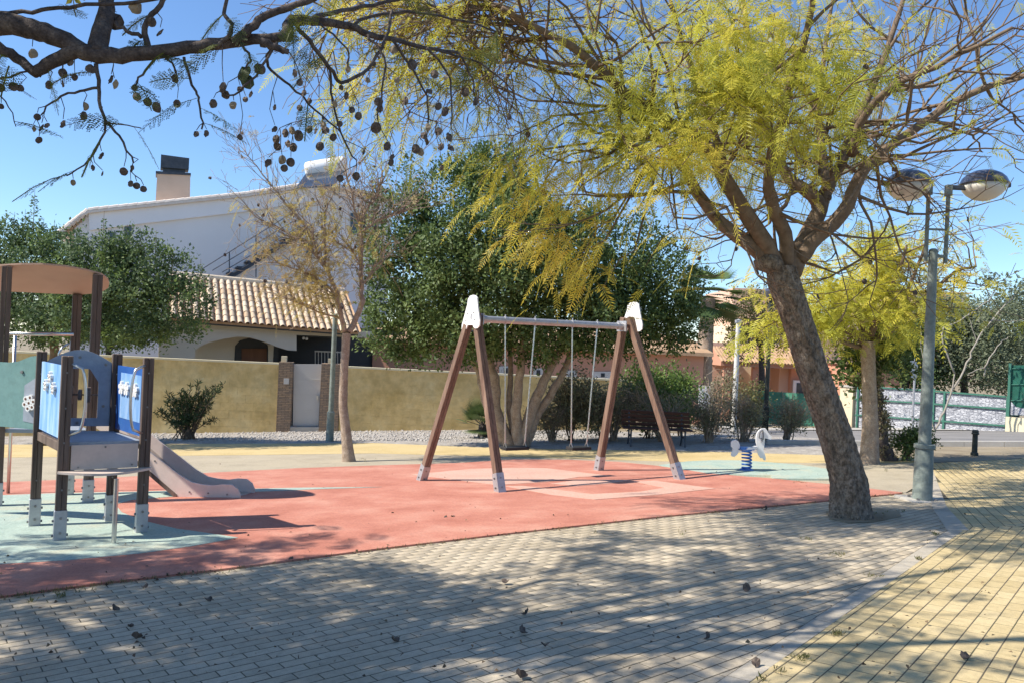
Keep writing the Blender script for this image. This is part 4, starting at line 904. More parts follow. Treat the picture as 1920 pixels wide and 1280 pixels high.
ob = P(1660, 700, 40); bhse = building('brick_red_house', 'low red brown house behind the printed stone fence', (ob.x, ob.y, -3)); fbox(1600, 1716, 684, 40, 4, -3, 'wall', M['peachdark'], bhse); fbox(1598, 1718, 680, 39.8, 4.4, P(1598, 684, 39.8).z+0.03, 'roof', M['tileold'], bhse)
# ================================================================== FENCES, PILLAR, SIGN, BOLLARD, POSTS
def netmat(name, col, alpha):
    m, nt, n, l, b = new_mat(name); tc = n.new('ShaderNodeTexCoord').outputs['Object']
    nz = noise(n, l, tc, 2.0, 4); c = ramp(n, l, nz, [tuple(x*0.8 for x in col), col, tuple(min(1, x*1.5) for x in col)], [0.3, 0.5, 0.7]); l.new(c, b.inputs['Base Color']); b.inputs['Roughness'].default_value = 0.8
    tl = n.new('ShaderNodeBsdfTranslucent'); l.new(c, tl.inputs[0]); mx0 = n.new('ShaderNodeMixShader'); mx0.inputs[0].default_value = 0.4; l.new(b.outputs[0], mx0.inputs[1]); l.new(tl.outputs[0], mx0.inputs[2])
    tr = n.new('ShaderNodeBsdfTransparent'); mx = n.new('ShaderNodeMixShader'); mx.inputs[0].default_value = alpha; l.new(tr.outputs[0], mx.inputs[1]); l.new(mx0.outputs[0], mx.inputs[2]); l.new(mx.outputs[0], n['Material Output'].inputs[0]); return m
M['net'] = netmat('green_shade_net', (0.10, 0.33, 0.22), 0.82)
M['mesh2'] = netmat('dark_green_mesh', (0.03, 0.17, 0.12), 0.75)
def gabionmat():
    m, nt, n, l, b = new_mat('printed_stone_sheet'); tc = n.new('ShaderNodeTexCoord').outputs['Object']
    mp = n.new('ShaderNodeMapping'); mp.inputs['Scale'].default_value = (1, 0.02, 1.6); l.new(tc, mp.inputs[0])
    v1 = n.new('ShaderNodeTexVoronoi'); v1.inputs['Scale'].default_value = 13; l.new(mp.outputs[0], v1.inputs[0])
    v2 = n.new('ShaderNodeTexVoronoi'); v2.feature = 'DISTANCE_TO_EDGE'; v2.inputs['Scale'].default_value = 13; l.new(mp.outputs[0], v2.inputs[0])
    g = n.new('ShaderNodeSeparateColor'); l.new(v1.outputs['Color'], g.inputs[0])
    c = ramp(n, l, g.outputs[0], [(0.26, 0.27, 0.30), (0.42, 0.43, 0.46), (0.58, 0.585, 0.61)])
    c = mixc(n, l, ramp(n, l, v2.outputs['Distance'], [(1,)*3, (0,)*3], [0.02, 0.12]), c, (0.12, 0.125, 0.15))
    l.new(c, b.inputs['Base Color']); b.inputs['Roughness'].default_value = 0.7; return m
M['gabion'] = gabionmat()
D2 = 30.0
FP0, FP1 = P(1604, 760, 32.0), P(1886, 780, 27.8)
FN = Vector((FP1.y-FP0.y, -(FP1.x-FP0.x), 0)).normalized()
if FN.y > 0: FN = -FN
def fp(px, py, d=D2): return on_plane(px, py, FP0+FN*(D2-d), FN)
def fbase(px, py): p = fp(px, py); return Vector((p.x, p.y, zg(p.x, p.y)))
def fblock(pxa, pxb, pyt, th, zb, front=0.1):
    p, q = fp(pxa, pyt), fp(pxb, pyt); q.z = p.z; p = p+FN*front; q = q+FN*front
    lo = lambda v: Vector((v.x, v.y, zb)); b = MB()
    return b.hexa([lo(p), lo(q), lo(q)-FN*th, lo(p)-FN*th, p, q, q-FN*th, p-FN*th]), p, q
gf = empty('printed_stone_fence', fbase(1740, 810), 'long gate fence with grey stone print and green bars across the street', 'fence')
def sheet(pts, name, mat, parent, th=0.03):
    b = MB(); b.prism([fp(*p) for p in pts], -FN*th); return b.build(name, mat, parent)
sheet([(1603, 804), (1748, 812), (1752, 730), (1606, 722)], 'printed_sheet', M['gabion'], gf)
sheet([(1748, 813), (1886, 825), (1886, 744), (1752, 735)], 'printed_sheet', M['gabion'], gf)
def fbar(p, q, w, name='bar', par=None, d=D2): b = MB(); b.bar(fp(*p, d), fp(*q, d), w, w); return b.build(name, M['fencegreen'], par or gf)
for ya, yb2, yc in ((747.5, 756, 766), (777, 787, 797.5), (805, 813, 826), (723, 732, 743)):
    fbar((1603, ya), (1748, yb2), 0.05, d=D2-0.04); fbar((1750, yb2+0.5), (1886, yc), 0.06, d=D2-0.04)
for x, y0, y1 in ((1606, 722, 805), (1748, 728, 814), (1768, 735, 815), (1886, 742, 827)): fbar((x, y1), (x+(y1-y0)*0.045, y0), 0.07, 'fence_post', d=D2-0.03)
pe = empty('beige_gate_pillar', fbase(1592, 802), 'pale beige rendered pillar at the end of the stone print fence', 'pillar')
b, p, q = fblock(1578, 1602, 724, 0.5, -2.2); b.build('shaft', M['cream'], pe)
b = MB(); b.box((p+q)/2-FN*0.25+UP*0.035, (q-p).normalized()*((q-p).length/2+0.04), FN*0.3, UP*0.033); b.build('cap', M['concrete'], pe)
gn = empty('green_net_fence', fbase(1460, 795), 'green shade net fence in front of the peach house', 'fence')
sheet([(1404, 792), (1521, 798), (1524, 738), (1408, 731)], 'shade_net', M['net'], gn, 0.02); sheet([(1521, 798), (1580, 801), (1583, 741), (1524, 738)], 'shade_net', M['net'], gn, 0.02)
for x, y0, y1 in ((1405, 728, 800), (1463, 733, 800), (1521, 735, 802)): b = MB(); b.tube([fp(x, y1, D2-.03), fp(x+(y1-y0)*0.045, y0, D2-.03)], 0.03, 8); b.build('fence_post', M['fencegreen'], gn)
yw = empty('yellow_low_wall', fbase(1900, 826), 'low pale yellow wall with green mesh screen at the right edge', 'wall')
b, p, q = fblock(1888, 2300, 780, 0.3, -2.2, 0.12); b.build('base_wall', M['coping'], yw)
sheet([(1890, 779), (2300, 779), (2304, 684), (1894, 684)], 'mesh_screen', M['mesh2'], yw); sheet([(1894, 777), (1960, 779), (1945, 772), (1925, 766), (1905, 762), (1896, 752)], 'stone_sheet', M['gabion'], yw, -0.03)
for x in (1890, 1990): b = MB(); b.bar(fp(x, 782, D2-.05), fp(x+4.5, 680, D2-.05), 0.08, 0.08); b.build('fence_post', M['fencegreen'], yw)
for y in (690, 720, 750): b = MB(); b.bar(fp(1892, y, D2-.03), fp(2300, y, D2-.03), 0.03, 0.03); b.build('bar', M['fencegreen'], yw)
bl_ = G(1827, 851); bo = empty('dark_bollard', bl_, 'short dark metal bollard at the edge of the street', 'bollard')
hh = 46/1450*bl_.y; b = MB(); b.lathe(bl_, [(0.075, -0.02), (0.075, 0.03), (0.055, 0.05), (0.05, hh*0.8)], 14); b.build('post', M['darkpost'], bo, angle=40)
b = MB(); b.lathe(bl_, [(0.05, hh*0.8), (0.07, hh*0.82), (0.075, hh*0.86), (0.06, hh*0.9), (0.068, hh*0.94), (0.05, hh), (0.01, hh*1.01)], 14); b.build('head', M['darkpost'], bo, angle=40)
sg = P(1710, 812, 22.0); sgz = zg(sg.x, 22.0); sgn = empty('road_sign', (sg.x, 22.0, sgz), 'grey back of a road sign on a thin pole behind the lamppost', 'sign')
b = MB(); b.tube([Vector((sg.x, 22, sgz)), Vector((sg.x, 22, P(1715, 672, 22).z))], 0.03, 8); b.build('pole', M['zinc'], sgn)
b = MB(); c = P(1713, 692, 21.95); b.box(c, (0.14, 0.05, 0), (-0.003, 0.008, 0), (0, 0, 0.24), 0.004); b.build('sign_plate', M['zinc'], sgn)
# lamppost by the gate
tp = G(618, 826); gp = empty('pale_green_post', tp, 'slim pale green metal post beside the thin bare tree', 'post')
dd = tp.y; hgt = lambda py: (826-py)/1450*dd
b = MB(); b.lathe(tp, [(0.11, -0.03), (0.105, 0.05), (0.095, hgt(778)), (0.10, hgt(776)), (0.10, hgt(772)), (0.07, hgt(770))], 14); b.build('base_sleeve', M['lamppaint'], gp, angle=35)
b = MB(); b.lathe(tp, [(0.068, hgt(772)), (0.062, hgt(592))], 12); b.build('pole', M['lamppaint'], gp, angle=35)
b = MB(); b.lathe(tp, [(0.072, hgt(593)), (0.072, hgt(590)), (0.03, hgt(588))], 12); b.build('cap', M['lamppaint'], gp, angle=35)
# two more posts beyond the shrubs
dp = P(1434, 815, 20.5); dpz = zg(dp.x, 20.5); o = empty('dark_lamp_column', (dp.x, 20.5, dpz), 'thin dark lamp column rising from the dry shrubs', 'post')
b = MB(); b.lathe(Vector((dp.x, 20.5, dpz)), [(0.085, -0.05), (0.08, 0.9), (0.06, 0.92), (0.05, P(1445, 560, 20.5).z-dpz), (0.03, P(1445, 559, 20.5).z-dpz)], 12); b.build('pole', M['darkpost'], o, angle=35)
b = MB(); c = Vector((dp.x, 20.5, P(1445, 556, 20.5).z)); b.lathe(c, [(0.05, -0.05), (0.2, 0.0), (0.22, 0.12), (0.1, 0.22), (0.01, 0.24)], 14); b.build('lamp_head', M['lamphood'], o)
wp = P(1376, 790, 26); wpz = zg(wp.x, 26); o = empty('white_pole', (wp.x, 26, wpz), 'slim white pole in front of the peach house', 'post')
b = MB(); b.lathe(Vector((wp.x, 26, wpz)), [(0.1, -0.05), (0.09, 1.0), (0.075, 3.6), (0.06, P(1390, 600, 26).z-wpz), (0.02, P(1390, 599, 26).z-wpz)], 12); b.build('pole', M['dirtywhite'], o, angle=35)
b = MB(); b.box(Vector((wp.x, 26, P(1390, 603, 26).z)), (0.09, 0, 0), (0, 0.09, 0), (0, 0, 0.05)); b.build('cap', M['zinc'], o)
nb = P(1318, 780, 27); o = empty('notice_board', (nb.x, 27, zg(nb.x, 27)), 'white notice board standing behind the dry shrubs', 'board')
b = MB(); b.prism([P(1310, 768, 27), P(1331, 769, 27), P(1332, 723, 27), P(1311, 722, 27)], Vector((0, 0.06, 0))); b.build('panel', M['white'], o)
b = MB(); b.bar(Vector((nb.x, 27.05, zg(nb.x, 27))), P(1321, 722, 27.1), 0.06, 0.06); b.bar(P(1334, 790, 27.05), P(1336, 715, 27.05), 0.09, 0.09); b.build('post', M['cream'], o)
b = MB()
for x, y in ((1316, 731), (1325, 731), (1318, 742), (1324, 752)): b.prism([P(x, y+5, 26.98), P(x+4, y+5, 26.98), P(x+4, y, 26.98), P(x, y, 26.98)], Vector((0, 0.01, 0)))
b.build('printed_notice', M['greyboard'], o)
# ================================================================== VEGETATION
def unit(a): return a/np.maximum(np.linalg.norm(a, axis=-1, keepdims=True), 1e-9)
def quads(C, A, S, curl=None):
    n = len(C); m = C+A*0.5
    if curl is not None: m = m+curl
    V = np.stack([C, m+S, C+A, m-S], 1).reshape(-1, 3); return V, np.arange(4*n).reshape(n, 4)
def fronds(B, Dr, L, rng, K=9, droop=0.5, wid=0.36, pw=0.055, fine=0, rnd=None):
    """feather leaves: B base, Dr direction, L length -> verts, quads, rnd"""
    N = len(B); t = np.linspace(0.16, 1.0, K)[None, :, None]
    L_ = L[:, None, None]; dr = (droop*rng.uniform(0.5, 1.5, N))[:, None, None]
    pos = B[:, None]+Dr[:, None]*L_*t+np.array([0, 0, -1])*dr*L_*t*t
    tan = unit(Dr[:, None]+np.array([0, 0, -2])*dr*t)
    side = unit(np.cross(tan, np.array([0, 0, 1.0])+rng.normal(0, 0.35, (N, 1, 3))))
    prof = np.sin(np.pi*np.clip(t*0.86+0.12, 0, 1))**0.8
    VV = []; base = 0; QQ = []; RR = []
    if rnd is None: rnd = rng.random(N)
    for s in (-1, 1):
        axis = unit(side*s*0.9+tan*0.55+np.array([0, 0, -0.22])+rng.normal(0, 0.10, (N, K, 3)))*(wid*L_*prof)
        wdir = unit(np.cross(axis, np.cross(tan, side)))
        if not fine:
            V, Q = quads(pos.reshape(-1, 3), axis.reshape(-1, 3), (wdir*(pw*L_)*0.5*np.ones((N, K, 1))).reshape(-1, 3))
            VV.append(V); QQ.append(Q+base); base += len(V); RR.append(np.repeat(np.repeat(rnd, K), 4))
        else:
            f = (np.arange(fine)+0.6)/fine
            pp = pos[:, :, None]+axis[:, :, None]*f[None, None, :, None]
            ll = np.linalg.norm(axis, axis=-1)[:, :, None, None]
            for q in (-1, 1):
                lx = unit(wdir[:, :, None]*q+unit(axis)[:, :, None]*0.35+rng.normal(0, 0.15, (N, K, fine, 3)))*(0.20*ll*(1.1-0.5*f[None, None, :, None]))
                ls = unit(axis)[:, :, None]*ll*0.06*np.ones((1, 1, fine, 1))
                V, Q = quads(pp.reshape(-1, 3), lx.reshape(-1, 3), ls.reshape(-1, 3)); VV.append(V); QQ.append(Q+base); base += len(V); RR.append(np.repeat(np.repeat(rnd, K*fine), 4))
    # midrib as a thin strip
    tt = np.linspace(0, 1, 4)[None, :, None]; pr = B[:, None]+Dr[:, None]*L_*tt+np.array([0, 0, -1])*dr*L_*tt*tt
    sw_ = unit(np.cross(Dr, np.array([0.3, 0.2, 1.0])))[:, None]*0.004
    V = np.stack([pr-sw_, pr+sw_], 2).reshape(N, 8, 3); Q = np.array([[0, 1, 3, 2], [2, 3, 5, 4], [4, 5, 7, 6]])[None]+(np.arange(N)*8)[:, None, None]
    VV.append(V.reshape(-1, 3)); QQ.append(Q.reshape(-1, 4)+base); RR.append(np.repeat(rnd, 8))
    return np.concatenate(VV), np.concatenate(QQ), np.concatenate(RR)
def leafcloud(rng, blobs, nclump, per, size, csize, shell=0.75, aspect=0.34, up=0.5, cut=None):
    w = np.array([b[1][0]*b[1][1]+b[1][1]*b[1][2]+b[1][0]*b[1][2] for b in blobs], float); w /= w.sum()
    idx = rng.choice(len(blobs), nclump, p=w); c0 = np.array([b[0] for b in blobs], float)[idx]; r0 = np.array([b[1] for b in blobs], float)[idx]
    d = unit(rng.normal(0, 1, (nclump, 3))); rr = shell+(1.03-shell)*rng.random((nclump, 1))**0.6
    bump_ = 1+0.14*np.sin(d[:, :1]*7+idx[:, None])+0.10*np.sin(d[:, 1:2]*9+d[:, 2:]*6)
    cc = c0+d*r0*rr*bump_
    if cut is not None: k = cut(cc); cc = cc[k]; d = d[k]; nclump = len(cc)
    crnd = rng.random(nclump)
    off = rng.normal(0, 1, (nclump, per, 3))*csize*rng.uniform(0.6, 1.4, (nclump, 1, 1))
    C = (cc[:, None]+off).reshape(-1, 3)
    out = np.repeat(d, per, 0)
    A = unit(out*0.6+rng.normal(0, 0.8, C.shape)+np.array([0, 0, 0.1])); nrm = unit(out*0.9+np.array([0, 0, up])+rng.normal(0, 0.5, C.shape))
    S = unit(np.cross(A, nrm)); sz = size*rng.uniform(0.6, 1.35, (len(C), 1))
    V, Q = quads(C, A*sz, S*sz*aspect*0.5*1.6)
    r = np.repeat(np.clip(np.repeat(crnd, per)*0.75+rng.random(len(C))*0.25, 0, 1), 4)
    return V, Q, r
class Wood:
    def __init__(s, seed): s.r = random.Random(seed); s.b = MB(); s.tips = []; s.nodes = []
    def limb(s, pts, r0, r1, n=10, sub=3, wob=0.0):
        pts = [Vector(p) for p in pts]; out = []
        for i in range(len(pts)-1):
            p0 = pts[max(i-1, 0)]; p1 = pts[i]; p2 = pts[i+1]; p3 = pts[min(i+2, len(pts)-1)]
            for k in range(sub):
                t = k/sub; t2 = t*t; t3 = t2*t
                out.append(0.5*((2*p1)+(p2-p0)*t+(2*p0-5*p1+4*p2-p3)*t2+(3*p1-p0-3*p2+p3)*t3))
        out.append(pts[-1])
        if wob: out = [p+Vector((s.r.gauss(0, wob), s.r.gauss(0, wob), s.r.gauss(0, wob))) if 0 < i < len(out)-1 else p for i, p in enumerate(out)]
        m = len(out)-1; rad_ = [r0+(r1-r0)*i/m for i in range(m+1)]
        s.b.tube(out, rad_, n); s.nodes += [(p, rad_[i], (out[min(i+1, m)]-out[max(i-1, 0)]).normalized()) for i, p in enumerate(out)]
        return out
    def grow(s, p, d, L, r, depth, up=0.25, spread=0.7, kids=(2, 3), shrink=0.72, minr=0.004):
        r_ = s.r; pts = [p]; q = p; dd = d.normalized(); n = 3
        for k in range(n):
            dd = (dd+Vector((r_.gauss(0, 0.16), r_.gauss(0, 0.16), r_.gauss(0, 0.12)+up*0.2))).normalized(); q = q+dd*(L/n); pts.append(q)
        e = max(r*0.62, minr); s.b.tube(pts, [r+(e-r)*i/n for i in range(n+1)], 6 if r > 0.03 else (4 if r > 0.012 else 3), cap=False)
        if depth <= 0: s.tips.append((q, dd)); return
        s.nodes += [(pts[2], e, dd)]
        for k in range(r_.randint(*kids)):
            v = Vector((r_.gauss(0, 1), r_.gauss(0, 1), r_.gauss(0, 0.7)+up)).normalized()
            nd = (dd+v*spread).normalized(); at = pts[-1] if k < 2 else pts[r_.randint(1, 2)]
            s.grow(at, nd, L*shrink*r_.uniform(0.8, 1.2), e, depth-1, up, spread, kids, shrink, minr)
        if r_.random() < 0.5: s.tips.append((pts[2], dd))
def trunk_mesh(name, pts, radii, mat, parent, seed, n=28, sub=10, amp=0.035, ridges=7, flare=0.0):
    rng = np.random.default_rng(seed); pts = np.array([tuple(p) for p in pts]); k = len(pts)
    T = np.linspace(0, k-1, (k-1)*sub+1); P_ = np.stack([np.interp(T, np.arange(k), pts[:, i]) for i in range(3)], 1)
    ker = np.array([1, 2, 3, 2, 1])/9
    for i in range(3): P_[2:-2, i] = np.convolve(P_[:, i], ker, 'valid')
    Rr = np.interp(T, np.arange(k), radii); a = np.linspace(0, 2*np.pi, n, endpoint=False); ph = rng.uniform(0, 6, 8)
    V = []
    for i in range(len(T)):
        h = T[i]
        w = 1+amp*(np.sin(ridges*a+ph[0]+1.2*np.sin(h*2.1))+0.6*np.sin((ridges*2-3)*a+ph[1]+h*1.7)+0.5*np.sin(3*a+h*3+ph[2]))+rng.normal(0, amp*0.45, n)
        if flare: w = w+flare*np.exp(-h*2.2)*(0.6+0.4*np.sin(5*a+ph[3]))
        x = np.stack([np.cos(a)*Rr[i]*w, np.sin(a)*Rr[i]*w, np.zeros(n)], 1); V.append(P_[i]+x)
    V = np.concatenate(V); m = len(T)
    Q = [(i*n+j, i*n+(j+1) % n, (i+1)*n+(j+1) % n, (i+1)*n+j) for i in range(m-1) for j in range(n)]
    return np_mesh(name, V, Q, mat, parent, smooth=True)
def pod_mesh(name, mat, R=0.027, seed=0, curl=0.0):
    rr = random.Random(seed); n = 14; vs_ = [(0, 0.009, 0)]; 
    for k in range(n):
        a = 2*math.pi*k/n; r = R*rr.uniform(0.94, 1.04); vs_.append((math.cos(a)*r, rr.gauss(0, 0.003)+curl*abs(math.cos(a)), math.sin(a)*r-0.0))
    vs_.append((0, -0.009, 0)); fs = []
    for k in range(n): j = 1+(k+1) % n; fs += [(0, j, 1+k), (n+1, 1+k, j)]
    me = bpy.data.meshes.new(name); me.from_pydata(vs_, [], fs); me.update(); me.materials.append(mat); return me
PODS = [pod_mesh('seed_pod', M['pod'], 0.027, i) for i in range(3)]+[pod_mesh('seed_pod', M['podpale'], 0.024, 7, 0.012), pod_mesh('seed_pod', M['podgreen'], 0.03, 8)]
def hang_pod(root, p, rng, scale=1.0, kind=None):
    k = kind if kind is not None else rng.choice((0, 0, 1, 1, 2, 2, 3))
    o = bpy.data.objects.new('seed_pod', PODS[k]); COL.objects.link(o); o.parent = root
    o.location = p-root_loc(root); o.rotation_euler = (rng.gauss(0, 0.25), rng.gauss(0, 0.25), rng.uniform(-0.9, 0.9)); o.scale = (scale*rng.uniform(0.85, 1.0), scale, scale*rng.uniform(0.95, 1.15)); return o
# ------------------------------------------------------------------ leaning jacaranda by the lamppost
tb_ = G(1597, 968); jt = empty('leaning_jacaranda', tb_, 'big leaning tree with yellow green feathery crown beside the double lamppost', 'tree')
TD = tb_.y
tp_ = [tb_-UP*0.05, P(1592, 900, TD), P(1562, 800, TD), P(1523, 690, TD-.02), P(1492, 590, TD-.04), P(1470, 530, TD-.05), P(1464, 500, TD-.05)]
trunk_mesh('trunk', tp_, [0.213, 0.193, 0.186, 0.174, 0.170, 0.182, 0.155], M['bark'], jt, 3, n=48, sub=18, amp=0.04, flare=0.25)
w = Wood(11)
Zp = lambda x, y, d: P(920+x/1.92, y/1.92, d)
d0 = TD-.05
def zl(pts, r0, r1, dz, n=10):
    k = len(pts)-1; return w.limb([Zp(x, y, d0+dz*i/k) for i, (x, y) in enumerate(pts)], r0*.86, r1*.8, n, 3, 0.006)
zl([(1045, 985), (960, 900), (890, 850), (800, 775), (720, 650), (640, 540), (560, 440), (440, 360)], 0.115, 0.03, -0.9)
zl([(1030, 975), (990, 880), (930, 790), (850, 660), (790, 540), (640, 440), (480, 330), (330, 200), (180, 110), (40, 30)], 0.12, 0.03, -1.6)
zl([(1065, 985), (1110, 900), (1165, 800), (1185, 740), (1140, 690), (1075, 640), (1020, 540), (965, 380), (930, 180), (900, -60)], 0.13, 0.03, 0.4)
zl([(1085, 985), (1130, 880), (1180, 770), (1210, 680), (1260, 590), (1310, 460), (1380, 300), (1440, 140), (1500, -60)], 0.12, 0.03, 0.9)
zl([(1110, 930), (1180, 850), (1265, 775), (1320, 660), (1360, 590), (1450, 520), (1580, 430), (1720, 340), (1920, 270), (2050, 240)], 0.11, 0.025, -0.5)
zl([(1070, 960), (1060, 840), (1020, 760), (1000, 640), (1030, 500), (1080, 300), (1140, 100), (1170, -100)], 0.10, 0.03, -1.4)
zl([(1300, 560), (1330, 450), (1420, 330), (1560, 260), (1700, 190), (1880, 100)], 0.06, 0.02, -1.2)
zl([(850, 660), (820, 520), (760, 360), (700, 180), (640, -20)], 0.06, 0.02, -0.6)
zl([(1210, 680), (1190, 520), (1180, 350), (1210, 150), (1240, -80)], 0.06, 0.02, 1.3)
zl([(1360, 590), (1405, 585), (1415, 560), (1380, 545)], 0.05, 0.03, 0.1)
zl([(1030, 940), (1022, 800), (1010, 660), (1005, 560)], 0.022, 0.012, -0.3, 7)
zl([(1000, 780), (1060, 740), (1090, 660), (1100, 560)], 0.035, 0.015, 0.4, 7)
big = list(w.nodes)
b = MB(); kc = P(1440, 492, d0-0.1); b.lathe(kc, [(0.02, -0.12), (0.13, -0.08), (0.16, 0.0), (0.12, 0.07), (0.03, 0.09)], 14); b.build('branch_knob', M['bark'], jt, smooth=True)
rng0 = random.Random(21); cen = P(1440, 200, d0)
for i in range(170):
    p, r, d = big[rng0.randrange(len(big))]
    if r > 0.075 or p.z < 2.6: continue
    out = (p-cen); out.z *= 0.5
    v = (out.normalized()*0.6+Vector((rng0.gauss(0, .8), rng0.gauss(0, .8), rng0.gauss(0.25, .5)))).normalized()
    w.grow(p, v, rng0.uniform(0.5, 0.95), min(r*0.6, 0.022), 3, 0.2, 0.75, (2, 2), 0.72, 0.0035)
w.b.build('branches', M['bark2'], jt, smooth=True)
def crown_from_tips(tree, tips, mat, seed, n, Lr, K=9, fine=0, droop=0.55, weight=None, wid=0.36, pw=0.06, jitter=0.12):
    rng = np.random.default_rng(seed); T = np.array([tuple(t[0]) for t in tips]); Dv = np.array([tuple(t[1]) for t in tips])
    pr = None
    if weight is not None: pr = np.array([weight(Vector(t)) for t in T]); pr = pr/pr.sum()
    ix = rng.choice(len(T), n, p=pr)
    B = T[ix]+rng.normal(0, jitter, (n, 3)); Dr = unit(Dv[ix]*0.6+rng.normal(0, 0.7, (n, 3))+np.array([0, 0, -0.05]))
    Dr[:, 2] *= 0.6; Dr = unit(Dr); L = rng.uniform(*Lr, n)
    # colour drifts from cluster to cluster
    ph = rng.uniform(0, 6, 3); rn = 0.5+0.28*np.sin(B[:, 0]*2.1+ph[0])*np.cos(B[:, 1]*1.7+ph[1])+0.25*np.sin(B[:, 2]*2.4+ph[2])+rng.normal(0, 0.13, n)
    V, Q, R = fronds(B, Dr, L, rng, K, droop, wid, pw, fine, np.clip(rn, 0, 1))
    return np_mesh('crown', V, Q, mat, tree, rnd=R)
def pixel(p): 
    a = p.x/p.y; b_ = (p.z-EYE)/p.y; return 960+(a*CR+b_*SR)*F, CY-(-a*SR+b_*CR)*F
def wbig(p):
    x, y = pixel(p) if p.y > 0.5 else (0, 0)
    q = 0.35
    for cx, cy, sx, sy, a in ((1340, 150, 170, 120, 2.4), (1230, 210, 140, 110, 1.8), (1130, 300, 110, 80, 1.1), (1480, 130, 110, 90, 1.5), (1060, 420, 90, 110, 0.9), (1550, 200, 120, 120, 0.6)):
        q += a*math.exp(-((x-cx)/sx)**2-((y-cy)/sy)**2)
    if y > 420 and x > 1360: q *= 0.12
    if y > 340 and x > 1120: q *= 0.35
    if x > 1640: q *= 0.35
    return q
tips = [t for t in w.tips]
# drooping lower left sprays
sp = Wood(12)
for (x, y, dz) in ((1150, 240, -0.8), (1120, 330, -0.5), (1060, 400, -0.7), (1180, 420, -0.4), (1010, 360, -0.9), (1090, 480, -0.6), (1240, 330, -0.5), (1130, 540, -0.5), (1075, 520, -0.7), (1210, 500, -0.2), (1000, 300, -1.0), (960, 350, -1.0), (1280, 470, 0.1), (1180, 300, -1.0)):
    q = P(x+60, y-70, d0+dz*0.6); e = P(x, y, d0+dz); sp.b.tube([q.lerp(P(1250, 250, d0-0.4), 0.75), q, (q+e)/2+UP*0.1, e], [0.016, 0.01, 0.007, 0.004], 4)
    for k in range(11): tips.append((e+Vector((rng0.gauss(0, .3), rng0.gauss(0, .3), rng0.gauss(0.05, .22))), Vector((-0.5, -0.2, -0.5)).normalized()))
sp.b.build('drooping_twigs', M['bark2'], jt, smooth=True)
crown_from_tips(jt, tips, M['jac'], 5, 4200, (0.16, 0.36), 13, 0, 0.65, wbig, 0.28, 0.034, 0.15)
prng = random.Random(31)
for i in range(70):
    p, d = tips[prng.randrange(len(tips))]; x, y = pixel(p)
    if not (0 < x < 1920 and 0 < y < 620): continue
    hang_pod(jt, p-UP*0.06+Vector((prng.gauss(0, .05), prng.gauss(0, .05), 0)), prng, 1.15)
# ------------------------------------------------------------------ overhanging jacaranda, trunk out of frame on the left
nb_ = Vector((-4.3, 3.3, 0)); nb_.z = zg(nb_.x, nb_.y)
nt_ = empty('overhanging_jacaranda', nb_, 'dark limb with hanging round seed pods overhead, from a tree outside the frame', 'tree')
fork = Vector((-4.0, 3.5, 2.35))
trunk_mesh('trunk', [nb_-UP*0.05, nb_+Vector((0.05, 0.02, 0.9)), nb_+Vector((0.2, 0.1, 1.8)), fork], [0.24, 0.2, 0.18, 0.17], M['bark'], nt_, 8, n=28, sub=8, flare=0.2)
w = Wood(41); px2m = 4.0/1450
def pl_(pts, r0, r1, d=4.0, dd=0.0, n=12, wob=0.004):
    k = max(len(pts)-1, 1); return w.limb([P(x, y, d+dd*i/k) for i, (x, y) in enumerate(pts)], r0*px2m, r1*px2m, n, 4, wob)
w.limb([fork-UP*0.1, Vector((-3.6, 3.75, 2.8)), P(-160, 60, 3.95), P(0, 46, 4), P(60, 55, 4), P(110, 72, 4), P(160, 98, 4), P(210, 105, 4), P(280, 100, 4), P(375, 88, 4), P(450, 78, 4.05), P(545, 70, 4.1)], 0.068, 0.024, 14, 4, 0.003)
pl_([(185, 105), (190, 60), (198, 15), (207, -60), (240, -200)], 19, 10, dd=0.3)
w.limb([fork, Vector((-3.4, 3.7, 2.9)), P(-120, 50, 3.9), P(-20, 84, 3.95), P(30, 108, 4), P(70, 140, 4)], 0.042, 0.022, 10, 4, 0.003)
pl_([(66, 140), (100, 116), (150, 92)], 10, 14)
pl_([(490, 80), (515, 90), (542, 98)], 9, 5)
pl_([(540, 70), (545, 40), (600, 42), (655, 51), (700, 68), (735, 74), (800, 90), (860, 100)], 11, 3.5, 4.1, 1.0)
pl_([(440, 80), (470, 55), (500, 28), (545, 15), (600, -10)], 9, 5)
pl_([(380, 88), (410, 84), (436, 52), (420, 25), (428, -20)], 5, 3)
pl_([(548, 40), (580, 78), (618, 128), (640, 155), (690, 128), (722, 76), (735, 20)], 4.5, 3, 4.1, 0.7)
pl_([(345, 108), (362, 160), (375, 190), (378, 243)], 2.8, 1.6, 4.0)
pl_([(510, 90), (500, 122), (545, 160), (590, 205), (640, 250)], 3.2, 1.6, 4.05, 0.4)
pl_([(618, 128), (623, 190), (640, 250), (668, 300)], 2.8, 1.5, 4.4, 0.2)
pl_([(735, 74), (770, 125), (800, 180), (802, 235)], 3.2, 1.6, 4.6, 0.3)
pl_([(800, 90), (845, 150), (845, 235)], 3.0, 1.5, 4.8, 0.2)
pl_([(860, 100), (885, 150), (890, 180)], 2.6, 1.4, 5.0)
pl_([(180, 120), (186, 165), (192, 215), (225, 255), (250, 305)], 4.0, 1.6)
pl_([(186, 165), (150, 172), (105, 185), (78, 215)], 2.8, 1.4); pl_([(190, 200), (195, 250), (165, 300), (125, 330)], 2.4, 1.2)
pl_([(195, 232), (230, 235), (265, 241)], 1.6, 0.9)
pl_([(300, 103), (265, 140), (252, 160)], 2.6, 1.5); pl_([(300, 103), (325, 120), (330, 145)], 2.4, 1.5)
